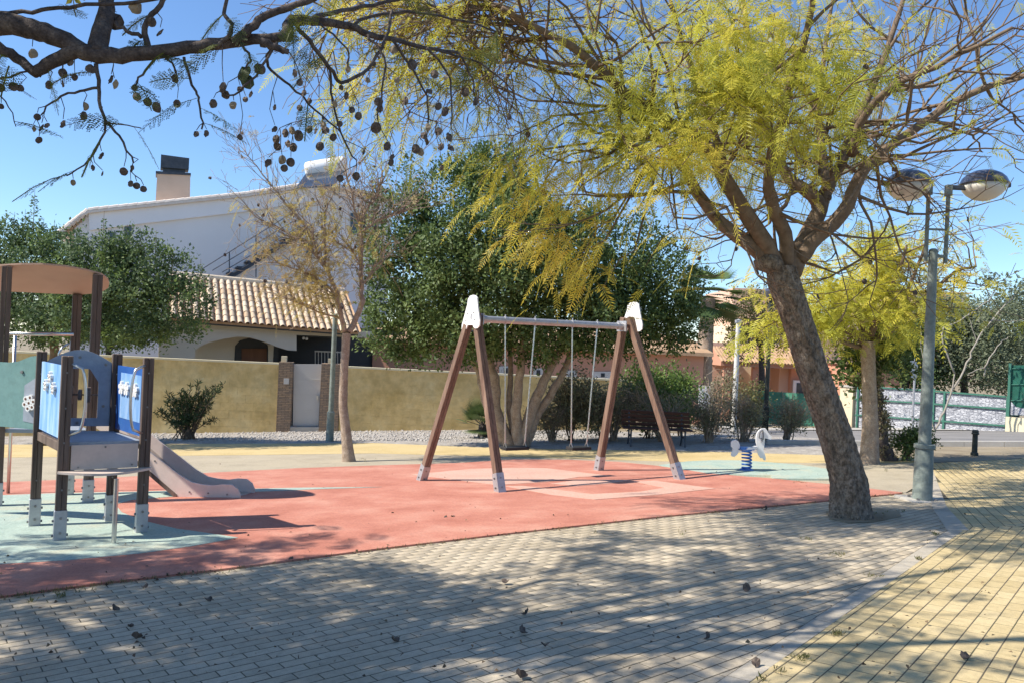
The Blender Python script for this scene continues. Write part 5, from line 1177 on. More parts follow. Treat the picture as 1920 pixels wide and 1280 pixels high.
pl_([(450, 80), (470, 110), (462, 130)], 2.8, 1.6); pl_([(520, 80), (480, 140), (440, 180), (415, 170)], 2.6, 1.4)
pl_([(-20, 25), (60, 20), (130, 12), (260, 5), (340, -10)], 4, 3); pl_([(-20, 150), (20, 145), (60, 130)], 2.6, 1.6); pl_([(-20, 170), (10, 190), (30, 238)], 1.6, 0.8)
pl_([(280, 100), (272, 50), (300, 10), (330, -30)], 6, 4); pl_([(265, 70), (230, 55), (215, 40)], 4, 3)
pl_([(560, 45), (640, 20), (720, 5), (820, -20)], 5, 3, 4.1, 0.8); pl_([(660, 52), (700, 30), (780, 25), (870, 40), (930, 60)], 4, 2, 4.5, 1.0)
pl_([(690, 65), (720, 110), (715, 170), (708, 225)], 2.8, 1.5, 4.5); pl_([(600, 45), (650, 90), (652, 125)], 2.2, 1.4, 4.2); pl_([(820, 95), (900, 120), (960, 170), (955, 215)], 2.6, 1.3, 5.0, 0.5)
pods = [(118,138,10),(92,160,9),(118,158,7),(140,146,7),(132,118,9),(170,130,11),(208,150,10),(214,158,11),(328,148,9),(252,165,7),(257,181,10),(277,192,9),(294,202,11),(332,195,9),(118,233,9),(157,218,9),(158,200,10),(70,220,8),(62,242,8),(78,240,9),(88,236,7),(73,263,7),(190,293,9),(174,315,7),(192,326,6),(232,322,9),(248,316,8),(245,345,7),(256,349,8),(269,355,7),(137,343,7),(368,252,7),(387,251,8),(400,195,10),(438,198,9),(418,165,11),(423,178,10),(458,138,17),(487,130,13),(463,152,16),(450,168,7),(470,177,9),(460,187,7),(450,258,7),(256,14,16),(218,42,18),(285,42,10),(300,62,10),(485,40,10),(60,100,12),(2,165,10),(25,163,9),(38,166,8),(2,200,6),(515,202,7),(562,203,7),(553,138,9),(562,155,8),(515,243,8),(535,250,10),(548,245,9),(560,255,11),(518,262,9),(520,275,9),(540,270,10),(550,277,10),(528,300,10),(545,305,10),(503,305,9),(533,316,9),(580,243,9),(592,245,8),(610,245,9),(625,258,9),(600,275,10),(607,235,8),(637,233,7),(630,195,8),(649,180,10),(660,207,8),(672,218,9),(710,192,11),(705,240,12),(712,205,8),(650,130,10),(738,92,11),(773,122,12),(800,240,10),(795,255,9),(800,265,8),(780,280,10),(790,285,9),(823,247,9),(842,258,10),(845,278,10),(827,276,8),(828,315,7),(835,210,11),(822,200,8),(873,173,10),(893,190,11),(835,145,7),(815,140,9),(805,172,9),(726,275,10),(735,295,8),(733,305,8),(638,335,8),(668,331,9),(682,286,6),(955,220,7),(640,165,6),(690,150,8),(700,120,7),(745,150,8),(760,190,8),(580,190,7),(570,175,7)]
nodes = [(pixel(p)[0], pixel(p)[1], p) for p, r, d in w.nodes]
stem = MB(); prng = random.Random(77)
for x, y, r in sorted(pods, key=lambda q: q[1]):
    best = None
    for nx_, ny_, p in nodes:
        if ny_ > y-10: continue
        c = abs(nx_-x)*1.4+abs(y-ny_-22)
        if best is None or c < best[0]: best = (c, p)
    a = best[1]; d = a.y+prng.uniform(-0.05, 0.05); kr = 9.0/1450*4.0/0.027
    pp = P(x, y, d); top = pp+UP*0.027*(r/9.5)*d/4.0
    m = a.lerp(top, 0.6)+Vector((prng.gauss(0, .012), 0, 0.01)); m.z = max(m.z, top.z+0.02)
    stem.tube([a, m, top], [0.0028, 0.0022, 0.0018], 4)
    nodes.append((*pixel(m), m))
    hang_pod(nt_, pp, prng, (r/11.0)*d/4.0, 4 if r >= 16 and x > 400 else None)
stem.build('pod_stems', M['barkdark'], nt_)['kind'] = 'stuff'
near_nodes = list(w.nodes)
fine_tips = []
for i in range(64):      # feathery leaves along the visible limb
    p, r, d = near_nodes[prng.randrange(len(near_nodes))]
    if r < 0.05: fine_tips.append((p, Vector((prng.gauss(0, 1), prng.gauss(0, .6), prng.gauss(-0.1, .6))).normalized()))
# crown above and beside the frame: this is what shades the foreground
cw_ = Wood(43)
LIMBS = [((-4.8, 3.6, 3.2), (-6.2, 4.2, 3.9), (-7.5, 4.8, 4.3)), ((-5.2, 3.2, 3.2), (-6.8, 3.7, 4.1), (-8.2, 4.1, 4.8)), ((-3.7, 3.3, 3.1), (-3.4, 2.6, 4.0), (-2.7, 2.3, 4.9)), ((-4.1, 3.6, 3.1), (-4.6, 4.2, 4.1), (-4.7, 4.9, 4.9)), ((-3.6, 3.9, 3.2), (-2.7, 4.5, 4.6), (-1.7, 5.2, 5.6)), ((-4.4, 3.2, 3.1), (-5.4, 2.8, 4.1), (-6.2, 2.6, 4.9)), ((-3.5, 3.6, 3.2), (-2.4, 3.5, 4.6), (-1.2, 3.6, 5.4)), ((-4.0, 3.2, 3.2), (-4.2, 2.2, 4.2), (-4.4, 1.4, 4.9)), ((-3.9, 3.8, 3.3), (-3.7, 4.6, 4.8), (-3.2, 5.3, 5.8))]
for l_ in LIMBS:
    out = cw_.limb([fork]+[Vector(q) for q in l_], 0.08, 0.03, 8, 3, 0.01)
    for q in range(9):
        p = out[prng.randrange(3, len(out))]
        v = Vector((prng.gauss(0.15, .8), prng.gauss(0, .8), prng.gauss(0.35, .4))).normalized()
        cw_.grow(p, v, prng.uniform(0.5, 0.85), 0.02, 2, 0.15, 0.75, (2, 3), 0.75, 0.004)
for k in range(40):
    p = Vector((prng.uniform(-8.6, -6.2), prng.uniform(3.6, 5.3), prng.uniform(3.7, 4.7)))
    cw_.grow(p, Vector((prng.gauss(0, .8), prng.gauss(0, .8), prng.gauss(0.2, .4))).normalized(), prng.uniform(0.5, 0.8), 0.014, 2, 0.1, 0.75, (2, 3), 0.75, 0.004)
cw_.b.build('branches', M['barkdark'], nt_, smooth=True)
w.b.build('limb', M['barkdark'], nt_, smooth=True)
def clear(t):   # keep the leaf sprays of the shading crown out of the open sky in view
    p = t[0]
    if p.y < 0.4: return True
    x, y = pixel(p); return not (-120 < x < 2040 and -60 < y < 1300)
ct2 = [t for t in cw_.tips if clear(t)]
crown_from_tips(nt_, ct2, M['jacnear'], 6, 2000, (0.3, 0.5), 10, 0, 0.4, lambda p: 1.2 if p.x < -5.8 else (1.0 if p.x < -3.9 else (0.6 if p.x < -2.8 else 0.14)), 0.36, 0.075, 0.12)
rng = np.random.default_rng(9); T = fine_tips
B = np.array([tuple(t[0]) for t in T]); Dv = unit(np.array([tuple(t[1]) for t in T]))
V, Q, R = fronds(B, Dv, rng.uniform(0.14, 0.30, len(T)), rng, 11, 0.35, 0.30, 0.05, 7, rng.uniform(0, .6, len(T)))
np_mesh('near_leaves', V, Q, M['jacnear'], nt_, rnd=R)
# sunlit outer sprays of the leaning tree, upper middle of the view
uw = Wood(47)
for a, c in (((1000, 50), (760, -30)), ((960, 20), (640, 30)), ((1040, 70), (860, 120)), ((940, 16), (700, 90)), ((1000, 50), (820, 40)), ((900, -20), (600, -40))):
    uw.limb([P(*a, 7.4), P((a[0]+c[0])/2, (a[1]+c[1])/2-14, 8.0), P(*c, 8.6)], 0.028, 0.012, 6, 4, 0.025)
on_ = list(uw.nodes)
for i in range(120):
    p, r, q = on_[prng.randrange(len(on_))]
    uw.grow(p, Vector((prng.gauss(-.2, .8), prng.gauss(0, .6), prng.gauss(-.1, .6))).normalized(), prng.uniform(0.4, 0.8), 0.013, 2, -0.05, 0.8, (2, 3), 0.75, 0.0035)
uw.b.build('outer_twigs', M['bark2'], jt, smooth=True)
crown_from_tips(jt, uw.tips, M['jac'], 7, 850, (0.14, 0.34), 12, 0, 0.65, lambda p: 1.0 if pixel(p)[0] > 600 else 0.15, 0.3, 0.038, 0.12)
# ------------------------------------------------------------------ second jacaranda behind, and the ivy trunk
b2 = G(1630, 867); j2 = empty('far_jacaranda', b2, 'smaller yellow green tree behind the leaning trunk', 'tree'); d = b2.y
trunk_mesh('trunk', [b2-UP*.05, P(1632, 800, d), P(1630, 740, d), P(1628, 680, d), P(1626, 640, d)], [0.17, 0.14, 0.13, 0.125, 0.14], M['barkpale'], j2, 5, n=22, sub=8, amp=0.03, flare=0.2)
w = Wood(51)
for pts, r0, dz in (([(1626, 645), (1600, 625), (1560, 610), (1520, 580), (1480, 560)], .08, -.5), ([(1628, 645), (1660, 625), (1690, 600), (1720, 570), (1760, 530)], .09, .4), ([(1626, 645), (1610, 590), (1600, 540), (1580, 480)], .08, .3), ([(1630, 640), (1650, 580), (1680, 520), (1700, 460)], .07, -.6), ([(1690, 600), (1700, 550), (1720, 500), (1740, 450)], .05, -.2), ([(1720, 570), (1790, 510), (1830, 500)], .04, .2), ([(1612, 650), (1580, 640), (1540, 600)], .05, -.3)):
    k = len(pts)-1; w.limb([P(x, y, d+dz*i/k) for i, (x, y) in enumerate(pts)], r0, 0.02, 8, 3, 0.01)
bn2 = list(w.nodes)
for i in range(70):
    p, r, dd = bn2[rng0.randrange(len(bn2))]
    if r > 0.06: continue
    w.grow(p, Vector((rng0.gauss(0, .9), rng0.gauss(0, .8), rng0.gauss(.2, .5))).normalized(), rng0.uniform(.4, .8), 0.016, 2, .1, .8, (2, 3), .72, .005)
w.b.build('branches', M['bark2'], j2, smooth=True)
crown_from_tips(j2, w.tips, M['jac'], 15, 1750, (0.22, 0.42), 9, 0, 0.6, lambda p: (1.6 if pixel(p)[0] < 1690 else 0.35)*(1.0 if pixel(p)[1] < 640 else 0.3), 0.36, 0.07, 0.18)
b3 = G(1672, 862); iv = empty('ivy_covered_trunk', b3, 'dark leaning trunk wrapped in dead ivy behind the far jacaranda', 'tree'); d = b3.y
w = Wood(61)
w.limb([b3-UP*.05, P(1655, 830, d), P(1648, 780, d), P(1640, 730, d), P(1636, 690, d)], .15, .05, 10, 3, .02); w.limb([P(1650, 800, d), P(1625, 740, d+.1), P(1612, 715, d+.2)], .06, .03, 8, 3, .01)
w.b.build('trunk', M['barkdark'], iv, smooth=True)
rng = np.random.default_rng(8); pts = [p for p, r, q in w.nodes]
bl = [((p.x, p.y, p.z), (.14, .14, .16)) for p in pts[2:]]
V, Q, R = leafcloud(rng, bl, 130, 26, .07, .05, .3); np_mesh('ivy', V, Q, M['dry'], iv, rnd=R)
bl = [(tuple(P(x, y, d+.2)), (r, r, r*.7)) for x, y, r in ((1600, 700, .3), (1650, 660, .4), (1680, 690, .35), (1600, 660, .3))]
V, Q, R = leafcloud(rng, bl, 90, 26, .10, .12, .4); np_mesh('crown', V, Q, M['dark'], iv, rnd=R)
# ------------------------------------------------------------------ evergreens
def evergreen(name, label, base, blobs, stems, mat, seed, nclump, per, size, csize, bark, group=None, cut=None, shoots=None, shell=.62, cat='tree', crown='crown'):
    t = empty(name, base, label, cat, group); w = Wood(seed)
    for pts, r0, r1 in stems: w.limb(pts, r0, r1, 9, 4, .015)
    if stems: w.b.build('trunk', bark, t, smooth=True)
    rng = np.random.default_rng(seed)
    V, Q, R = leafcloud(rng, blobs, nclump, per, size, csize, shell, cut=cut)
    np_mesh(crown, V, Q, mat, t, rnd=R)
    if shoots:
        VV = []; QQ = []; RR = []; n0 = 0; sb = MB()
        for p, hgt_ in shoots:
            p = Vector(p); sb.tube([p-UP*.4, p+UP*hgt_], [.012, .004], 4)
            n = int(150*hgt_)+30; z = rng.random(n); a = rng.uniform(0, 6.283, n); out = np.stack([np.cos(a), np.sin(a), np.full(n, .25)], 1)
            C = np.array(tuple(p))+np.stack([np.zeros(n), np.zeros(n), z*hgt_*1.0-.2*hgt_], 1)+out*(.03+.24*(1-z))[:, None]*rng.random((n, 1))
            A = unit(out+rng.normal(0, .3, (n, 3)))*(size*1.15*(1.15-.6*z))[:, None]; S = unit(np.cross(A, rng.normal(0, 1, (n, 3))))*size*.24
            v, q = quads(C, A, S); VV.append(v); QQ.append(q+n0); n0 += len(v); RR.append(np.full(len(v), .55)+rng.normal(0, .12, len(v)))
        np_mesh('shoots', np.concatenate(VV), np.concatenate(QQ), mat, t, rnd=np.clip(np.concatenate(RR), 0, 1))['kind'] = 'stuff'; sb.build('shoot_stems', bark, t)['kind'] = 'stuff'
    return t
mb = G(970, 836); d = mb.y; S = d/1450
bp = lambda x, y, dz=0.0: P(x, y, d+dz)
stems = [([mb+Vector((-.15, 0, -.05)), bp(930, 780), bp(925, 720), bp(915, 670), bp(905, 600, .2), bp(880, 500, .3)], .2, .07), ([mb+Vector((.05, -.05, -.05)), bp(968, 770, -.1), bp(975, 710, -.15), bp(980, 650, -.2), bp(985, 560, -.2)], .15, .06), ([mb+Vector((.12, 0, -.05)), bp(995, 770), bp(1020, 715), bp(1048, 660, .1), bp(1075, 610, .2)], .17, .06), ([mb+Vector((.16, .05, -.05)), bp(1010, 775, .1), bp(1050, 710, .2), bp(1075, 660, .3), bp(1130, 590, .4)], .13, .05), ([mb+Vector((-.2, .1, -.05)), bp(925, 800, .2), bp(905, 730, .3), bp(890, 680, .4), bp(840, 590, .5)], .14, .05), ([mb, bp(955, 770, .2), bp(958, 700, .3), bp(955, 640, .4)], .1, .05)]
blobs = []
for x, y, rx, rz, dz in ((890, 400, 150, 105, .3), (800, 520, 105, 120, .0), (900, 560, 120, 100, -.9), (1010, 500, 150, 120, .2), (1130, 500, 130, 110, .5), (1230, 540, 95, 95, .6), (1080, 590, 130, 70, -.4), (760, 600, 70, 85, .2), (950, 470, 130, 110, -1.0), (830, 630, 80, 55, -.3), (740, 430, 70, 80, .5), (1180, 600, 90, 65, .4), (930, 330, 75, 50, .3), (990, 640, 100, 35, -.2), (1265, 600, 55, 60, .6)):
    blobs.append((tuple(bp(x, y, dz)), (rx*S, max(rx, rz)*S*.85, rz*S)))
evergreen('dark_evergreen_tree', 'large dark green broad tree with several leaning trunks behind the swings', mb, blobs, stems, M['dark'], 71, 2300, 52, .095, .125, M['barkpale'], cut=lambda c: c[:, 2] > -0.15+0.0*c[:, 0])
lb_ = Vector((-11.6, 19.3, 0)); lb_.z = zg(lb_.x, lb_.y); d = 19.3; S = d/1450
bp = lambda x, y, dz=0.0: P(x, y, d+dz)
blobs = [(tuple(bp(x, y, dz)), (rx*S, rx*S*.9, rz*S)) for x, y, rx, rz, dz in ((60, 520, 110, 80, .2), (180, 510, 80, 62, -.3), (275, 515, 72, 62, -.2), (325, 575, 62, 58, -.3), (200, 580, 105, 62, -.7), (90, 590, 105, 55, -.3), (260, 620, 66, 24, -.2), (-60, 540, 100, 95, .3), (130, 470, 50, 36, .2), (20, 460, 56, 45, .3), (235, 470, 40, 34, -.2))]
evergreen('feathery_green_tree', 'bushy green tree with upright shoots over the ochre wall behind the play tower', lb_, blobs, [([lb_-UP*.05, bp(100, 690), bp(104, 640), bp(120, 570), bp(160, 500)], .14, .05), ([bp(104, 650), bp(85, 600), bp(40, 540)], .08, .04), ([bp(108, 620), bp(180, 570), bp(260, 530)], .07, .03)], M['darkl'], 73, 1150, 50, .085, .115, M['bark2'],
          shoots=[(bp(x, y+32, dz), h_) for x, y, h_, dz in ((62, 400, 1.05, .1), (192, 440, 1.0, -.3), (236, 450, .8, -.3), (100, 435, .7, .1), (290, 465, .85, -.2), (374, 515, .8, -.3), (25, 425, .8, .2), (150, 450, .6, 0), (322, 490, .6, -.2), (-10, 425, .8, .2), (262, 460, .6, -.2), (345, 520, .5, -.3), (45, 420, .8, .3), (80, 430, .7, .2), (212, 460, .6, -.1))])
# thin second trunk behind the wall
tb3 = P(203, 660, 25.5); ttz = zg(tb3.x, 25.5); evergreen('garden_tree', 'small dark tree inside the garden just above the ochre wall', Vector((tb3.x, 25.5, ttz)), [(tuple(P(215, 600, 25.5)), (1.3, 1.2, .9)), (tuple(P(160, 590, 25.5)), (1.0, 1., .8))], [([Vector((tb3.x, 25.5, ttz-.05)), P(203, 660, 25.5), P(206, 610, 25.5)], .12, .06)], M['dark'], 74, 260, 24, .12, .16, M['barkdark'])
# ------------------------------------------------------------------ thin half bare tree
tb4 = G(655, 863); bt = empty('half_bare_tree', tb4, 'thin half bare tree with dry yellow leaves in front of the tiled annex', 'tree'); d = tb4.y
bp = lambda x, y, dz=0.0: P(x, y, d+dz)
trunk_mesh('trunk', [tb4-UP*.04, bp(650, 820), bp(643, 760), bp(645, 700), bp(648, 650), bp(650, 625)], [.125, .10, .085, .08, .08, .085], M['barkpale'], bt, 6, n=20, sub=8, amp=.03, flare=.15)
w = Wood(81)
zb = lambda x, y, dz=0.0: bp(440+x/3.556, 260+y/3.556, dz)
for pts, r0, r1, dz in (([(760, 1290), (800, 1230), (840, 1120), (845, 1000), (840, 850), (845, 700), (835, 560)], .065, .035, .3), ([(835, 600), (850, 520), (900, 440), (950, 390), (980, 300), (970, 180)], .03, .01, .2), ([(835, 570), (800, 480), (780, 380), (750, 260), (690, 130)], .028, .01, -.3), ([(860, 620), (920, 570), (1000, 530), (1110, 490), (1180, 460)], .028, .008, .2), ([(735, 1290), (710, 1200), (690, 1080), (660, 980), (600, 860), (540, 740), (520, 600)], .055, .02, -.4), ([(690, 1080), (600, 960), (480, 900), (340, 840), (200, 820)], .03, .01, -.5), ([(660, 980), (560, 800), (430, 680), (300, 600), (150, 520), (40, 400)], .028, .008, -.3), ([(540, 740), (450, 560), (330, 420), (220, 280), (120, 150), (60, 70)], .024, .006, .1), ([(600, 860), (600, 700), (600, 540), (640, 400), (700, 300)], .026, .008, .3), ([(840, 850), (790, 760), (700, 700), (640, 640)], .02, .01, -.3), ([(840, 1000), (900, 900), (960, 820), (1000, 760)], .022, .01, .2), ([(710, 1200), (560, 1160), (430, 1100), (340, 1050)], .024, .008, -.4)):
    k = len(pts)-1; w.limb([zb(x, y, dz*i/k) for i, (x, y) in enumerate(pts)], r0, r1, 8 if r0 > .03 else 6, 3, .012)
bn4 = list(w.nodes)
for i in range(400):
    p, r, q = bn4[rng0.randrange(len(bn4))]
    if r > .032: continue
    w.grow(p, (q*0.5+Vector((rng0.gauss(-.15, .7), rng0.gauss(0, .7), rng0.gauss(.3, .5)))).normalized(), rng0.uniform(.22, .5), min(.011, r*.7), 2, .15, .7, (2, 2), .75, .0035)
w.b.build('branches', M['barkpale'], bt, smooth=True)
def wt(p):
    x, y = pixel(p); q = .05
    for cx, cy, sx, sy, a in ((495, 480, 25, 22, 1.2), (560, 520, 60, 40, 1.4), (600, 560, 60, 30, 2.0), (560, 370, 40, 25, .8), (640, 480, 50, 70, .7), (700, 520, 25, 40, .6), (540, 450, 60, 50, .6)): q += a*math.exp(-((x-cx)/sx)**2-((y-cy)/sy)**2)
    return q
crown_from_tips(bt, w.tips, M['jacdry'], 17, 1050, (0.13, 0.28), 8, 0, 0.7, wt, 0.34, 0.055, 0.14)
for i in range(60):
    p, q = w.tips[prng.randrange(len(w.tips))]; hang_pod(bt, p-UP*.03, prng, 1.25)
# ------------------------------------------------------------------ shrubs
def bush(name, label, px, py, wpx, hpx, mat, seed, nclump, per, size, csize, group=None, twig=None, d=None, stems=10, upright=.6):
    g = G(px, py) if d is None else Vector((P(px, py, d).x, d, zg(P(px, py, d).x, d))); S = g.y/1450
    t = empty(name, g, label, 'shrub', group); rr = random.Random(seed); rng = np.random.default_rng(seed); wpx, hpx = wpx*S, hpx*S
    w = Wood(seed)
    for k in range(stems):
        a = rr.uniform(0, 6.28); e = g+Vector((math.cos(a)*wpx*.42*rr.uniform(.4, 1), math.sin(a)*wpx*.3*rr.uniform(.3, 1), hpx*rr.uniform(.6, .95)))
        o = w.limb([g+Vector((rr.gauss(0, .06), rr.gauss(0, .06), -.03)), g.lerp(e, .5)+Vector((0, 0, hpx*.12)), e], .018, .006, 4, 3, .02)
        if twig:
            for q in range(twig): w.grow(o[rr.randrange(2, len(o))], Vector((rr.gauss(0, .7), rr.gauss(0, .7), rr.gauss(.6, .4))).normalized(), hpx*.22, .006, 1, .2, .7, (2, 3), .75, .003)
    w.b.build('stems', M['bark2'] if not twig else M['barkpale'], t)
    c = g+UP*hpx*.55
    bl = [(tuple(c+Vector((rr.uniform(-.28, .28)*wpx, rr.uniform(-.2, .2)*wpx, rr.uniform(-.12, .16)*hpx))), (wpx*.28, wpx*.24, hpx*.33)) for _ in range(5)]
    V, Q, R = leafcloud(rng, bl, nclump, per, size, csize, .35, aspect=.3, up=.3); np_mesh('foliage', V, Q, mat, t, rnd=R)
    return t
# oleander with long narrow leaves
og_ = G(352, 822); ol = empty('oleander_bush', og_, 'dark oleander bush with narrow leaves against the ochre wall', 'shrub'); rr = random.Random(3); rng = np.random.default_rng(3); S = og_.y/1450; w = Wood(3); VV = []; QQ = []; RR = []; n0 = 0
for k in range(52):
    a = rr.uniform(0, 6.28); ln = rr.uniform(.65, 1.0)
    e = og_+Vector((math.cos(a)*rr.uniform(.1, 1.0)*70*S*1.05, math.sin(a)*rr.uniform(.1, .8)*55*S, 104*S*ln*rr.uniform(.45, 1)))
    if k < 6: e = og_+Vector(((k-1)*.24, 0, 1.35+.13*(k % 3)))
    o = w.limb([og_+Vector((rr.gauss(0, .12), rr.gauss(0, .1), -.03)), og_.lerp(e, .55)+UP*.1, e], .016, .006, 4, 4, .01)
    n = 62; tt = rng.uniform(.35, 1.0, n)**.8; pts = np.array([tuple(p) for p in o]); ix = np.clip((tt*(len(o)-1)).astype(int), 0, len(o)-2); C = pts[ix]+(pts[ix+1]-pts[ix])*rng.random((n, 1))
    A = unit(rng.normal(0, 1, (n, 3))+np.array([0, 0, .5]))*rng.uniform(.10, .19, (n, 1)); Sx = unit(np.cross(A, rng.normal(0, 1, (n, 3))))*.0135
    v, q = quads(C, A, Sx); VV.append(v); QQ.append(q+n0); n0 += len(v); RR.append(np.repeat(rng.random(n), 4))
w.b.build('stems', M['bark2'], ol); np_mesh('foliage', np.concatenate(VV), np.concatenate(QQ), M['oleander'], ol, rnd=np.concatenate(RR))
bush('green_shrub', 'bright green leafy shrub behind the bench', 1215, 800, 150, 145, M['brightleaf'], 91, 260, 26, .10, .13, d=21.5)
bush('green_shrub', 'light green shrub just behind the far swing legs', 1130, 790, 150, 110, M['greyleaf'], 92, 220, 26, .09, .12, d=21.0)
bush('green_shrub', 'tall fresh green shrub next to the palm trunk', 1275, 800, 90, 130, M['brightleaf'], 93, 150, 26, .10, .12, d=22.5)
bush('olive_shrub', 'olive brown shrub at the foot of the dark tree', 1070, 822, 120, 130, M['dry'], 94, 200, 26, .08, .11, d=20.5)
for i, (x, y, wx, hx, dd, lab) in enumerate(((1240, 822, 150, 100, 20.2, 'dry grey brown shrub directly behind the bench'), (1330, 828, 100, 85, 20.0, 'dry twiggy shrub in front of the notice board'), (1395, 826, 90, 85, 20.2, 'dry twiggy shrub in front of the white pole'), (1475, 822, 95, 80, 20.4, 'round dry shrub in front of the green net fence'), (1150, 815, 120, 95, 20.6, 'dark dry shrub beside the bench end'), (1035, 820, 100, 70, 20.3, 'low dry shrub under the leaning trunks'))):
    bush('dry_shrub', lab, x, y, wx, hx, M['dry'], 100+i, 130, 22, .055, .09, 'dry shrubs along the far edge of the park', twig=4, d=dd, stems=22)
bush('laurel_shrub', 'small dark green shrub at the foot of the double lamppost', 1700, 862, 78, 62, M['dark'], 111, 120, 26, .06, .06, d=15.2)
bush('hedge_shrub', 'tall dry bamboo like shrub in front of the peach house', 1345, 790, 70, 110, M['dry'], 112, 90, 22, .08, .10, d=25.0, twig=3)
bush('hedge_shrub', 'leafy yellowish shrub above the green net fence', 1400, 790, 80, 100, M['weed'], 113, 90, 22, .09, .12, d=27.0)
# fan palm
fp_ = G(905, 818); S = fp_.y/1450; pm = empty('fan_palm', fp_, 'small fan palm at the foot of the ochre wall behind the swing', 'palm'); rng = np.random.default_rng(5); VV = []; QQ = []; RR = []; n0 = 0; w = Wood(5)
for k in range(22):
    a = rng.uniform(0, 6.283); el = rng.uniform(-.1, 1.35); dr = np.array([np.cos(a)*np.cos(el), np.sin(a)*np.cos(el), np.sin(el)]); c = np.array(tuple(fp_))+np.array([0, 0, .3])+dr*rng.uniform(.35, .6)
    w.b.tube([fp_+UP*.3, Vector(tuple(c))], [.012, .008], 4)
    s1 = unit(np.cross(dr, np.array([0, 0, 1.0]))); n = 26; th = np.linspace(-1.5, 1.5, n); A = (dr[None]*np.cos(th)[:, None]+s1[None]*np.sin(th)[:, None])*rng.uniform(.42, .58); A[:, 2] -= .06
    v, q = quads(np.repeat(c[None], n, 0), A, unit(np.cross(A, np.cross(dr, s1)))*.018); VV.append(v); QQ.append(q+n0); n0 += len(v); RR.append(np.full(len(v), rng.random()))
w.b.tube([fp_-UP*.05, fp_+UP*.35], [.16, .13], 10); w.b.build('stem', M['barkdark'], pm); np_mesh('fronds', np.concatenate(VV), np.concatenate(QQ), M['palm'], pm, rnd=np.concatenate(RR))
# tall palm trunk against the sky
tpb = P(1316, 790, 34); tz = zg(tpb.x, 34); tpm = empty('tall_palm', Vector((tpb.x, 34, tz)), 'tall palm with rough trunk beside the peach house', 'palm')
trunk_mesh('trunk', [Vector((tpb.x, 34, tz)), P(1320, 700, 34), P(1324, 620, 34), P(1328, 560, 34)], [.36, .33, .3, .3], M['barkpale'], tpm, 12, n=16, sub=16, amp=.09, ridges=5)
VV = []; QQ = []; RR = []; n0 = 0; hd = np.array(tuple(P(1328, 552, 34)))
for k in range(34):
    a = rng.uniform(0, 6.283); el = rng.uniform(-.7, 1.0); dr = np.array([np.cos(a)*np.cos(el), np.sin(a)*np.cos(el), np.sin(el)]); c = hd+dr*.9; s1 = unit(np.cross(dr, np.array([0, 0, 1.0]))); n = 20; th = np.linspace(-1.3, 1.3, n); A = (dr[None]*np.cos(th)[:, None]+s1[None]*np.sin(th)[:, None])*1.0; A[:, 2] -= .15
    v, q = quads(np.repeat(c[None], n, 0), A, unit(np.cross(A, np.cross(dr, s1)))*.04); VV.append(v); QQ.append(q+n0); n0 += len(v); RR.append(np.full(len(v), rng.random()))
np_mesh('fronds', np.concatenate(VV), np.concatenate(QQ), M['dark'], tpm, rnd=np.concatenate(RR))
# trees across the street
def ptree(name, label, px, d, blobs, mat, seed, nc, size, cs, bark='barkdark', py=800):
    x = P(px, py, d).x; z = zg(x, d); S = d/1450
    bl = [(tuple(P(bx, by, d+dz)), (rx*S, rx*S*.85, rz*S)) for bx, by, rx, rz, dz in blobs]; c = bl[0][0]
    return evergreen(name, label, Vector((x, d, z)), bl, [([Vector((x, d, z-.05)), Vector((x+.1, d, (z+c[2])/2)), Vector(c)], .2, .08)], M[mat], seed, nc, 38, size*.75, cs, M[bark], 'trees across the street')
ptree('street_tree', 'dusty grey green tree across the street behind the lamppost', 1800, 31.5, ((1790, 640, 80, 55, 0), (1850, 610, 80, 50, .5), (1740, 650, 60, 50, 0), (1830, 680, 90, 45, -.4), (1760, 590, 50, 40, .4)), 'greyleaf', 121, 620, .17, .24)
ptree('street_tree', 'grey green tree across the street above the green mesh screen', 1900, 33, ((1900, 620, 80, 60, 0), (1930, 570, 60, 40, .3), (1890, 680, 70, 50, -.2), (1960, 650, 80, 90, 0)), 'greyleaf', 122, 460, .17, .24)
ptree('street_tree', 'dark green tree across the street between jacaranda and lamppost', 1690, 31, ((1690, 640, 55, 45, 0), (1720, 690, 40, 35, -.2), (1660, 620, 40, 40, .1), (1745, 700, 35, 30, 0)), 'dark', 123, 330, .16, .2)
ptree('street_tree', 'pale green tree in front of the peach house', 1420, 36, ((1420, 590, 55, 45, 0), (1460, 620, 40, 30, 0), (1390, 640, 25, 30, 0)), 'weed', 124, 200, .17, .24)
# pale bare branching shrub in front of them
fb_ = P(1760, 812, 27); fz = zg(fb_.x, 27); fg = empty('bare_fig', Vector((fb_.x, 27, fz)), 'leafless pale branched tree leaning over the street behind the lamppost', 'tree'); w = Wood(131); d = 27
for pts, r0 in (([(1752, 812), (1770, 770), (1785, 730), (1790, 700)], .07), ([(1785, 730), (1815, 680), (1830, 640), (1860, 600), (1905, 550)], .06), ([(1790, 700), (1765, 625), (1800, 600), (1845, 570), (1870, 540)], .05), ([(1860, 600), (1890, 602), (1925, 600)], .03), ([(1845, 690), (1870, 650), (1890, 632)], .04), ([(1845, 705), (1845, 690), (1815, 700)], .04), ([(1830, 640), (1820, 605), (1815, 570)], .025), ([(1888, 568), (1884, 545), (1878, 535)], .02), ([(1740, 760), (1735, 700), (1728, 650), (1726, 610)], .04), ([(1752, 812), (1745, 780), (1740, 760)], .05)):
    w.limb([P(x, y, d) for x, y in pts], r0*.6, r0*.3, 7, 4, .02)
w.b.build('trunk', M['barkwhite'], fg, smooth=True)
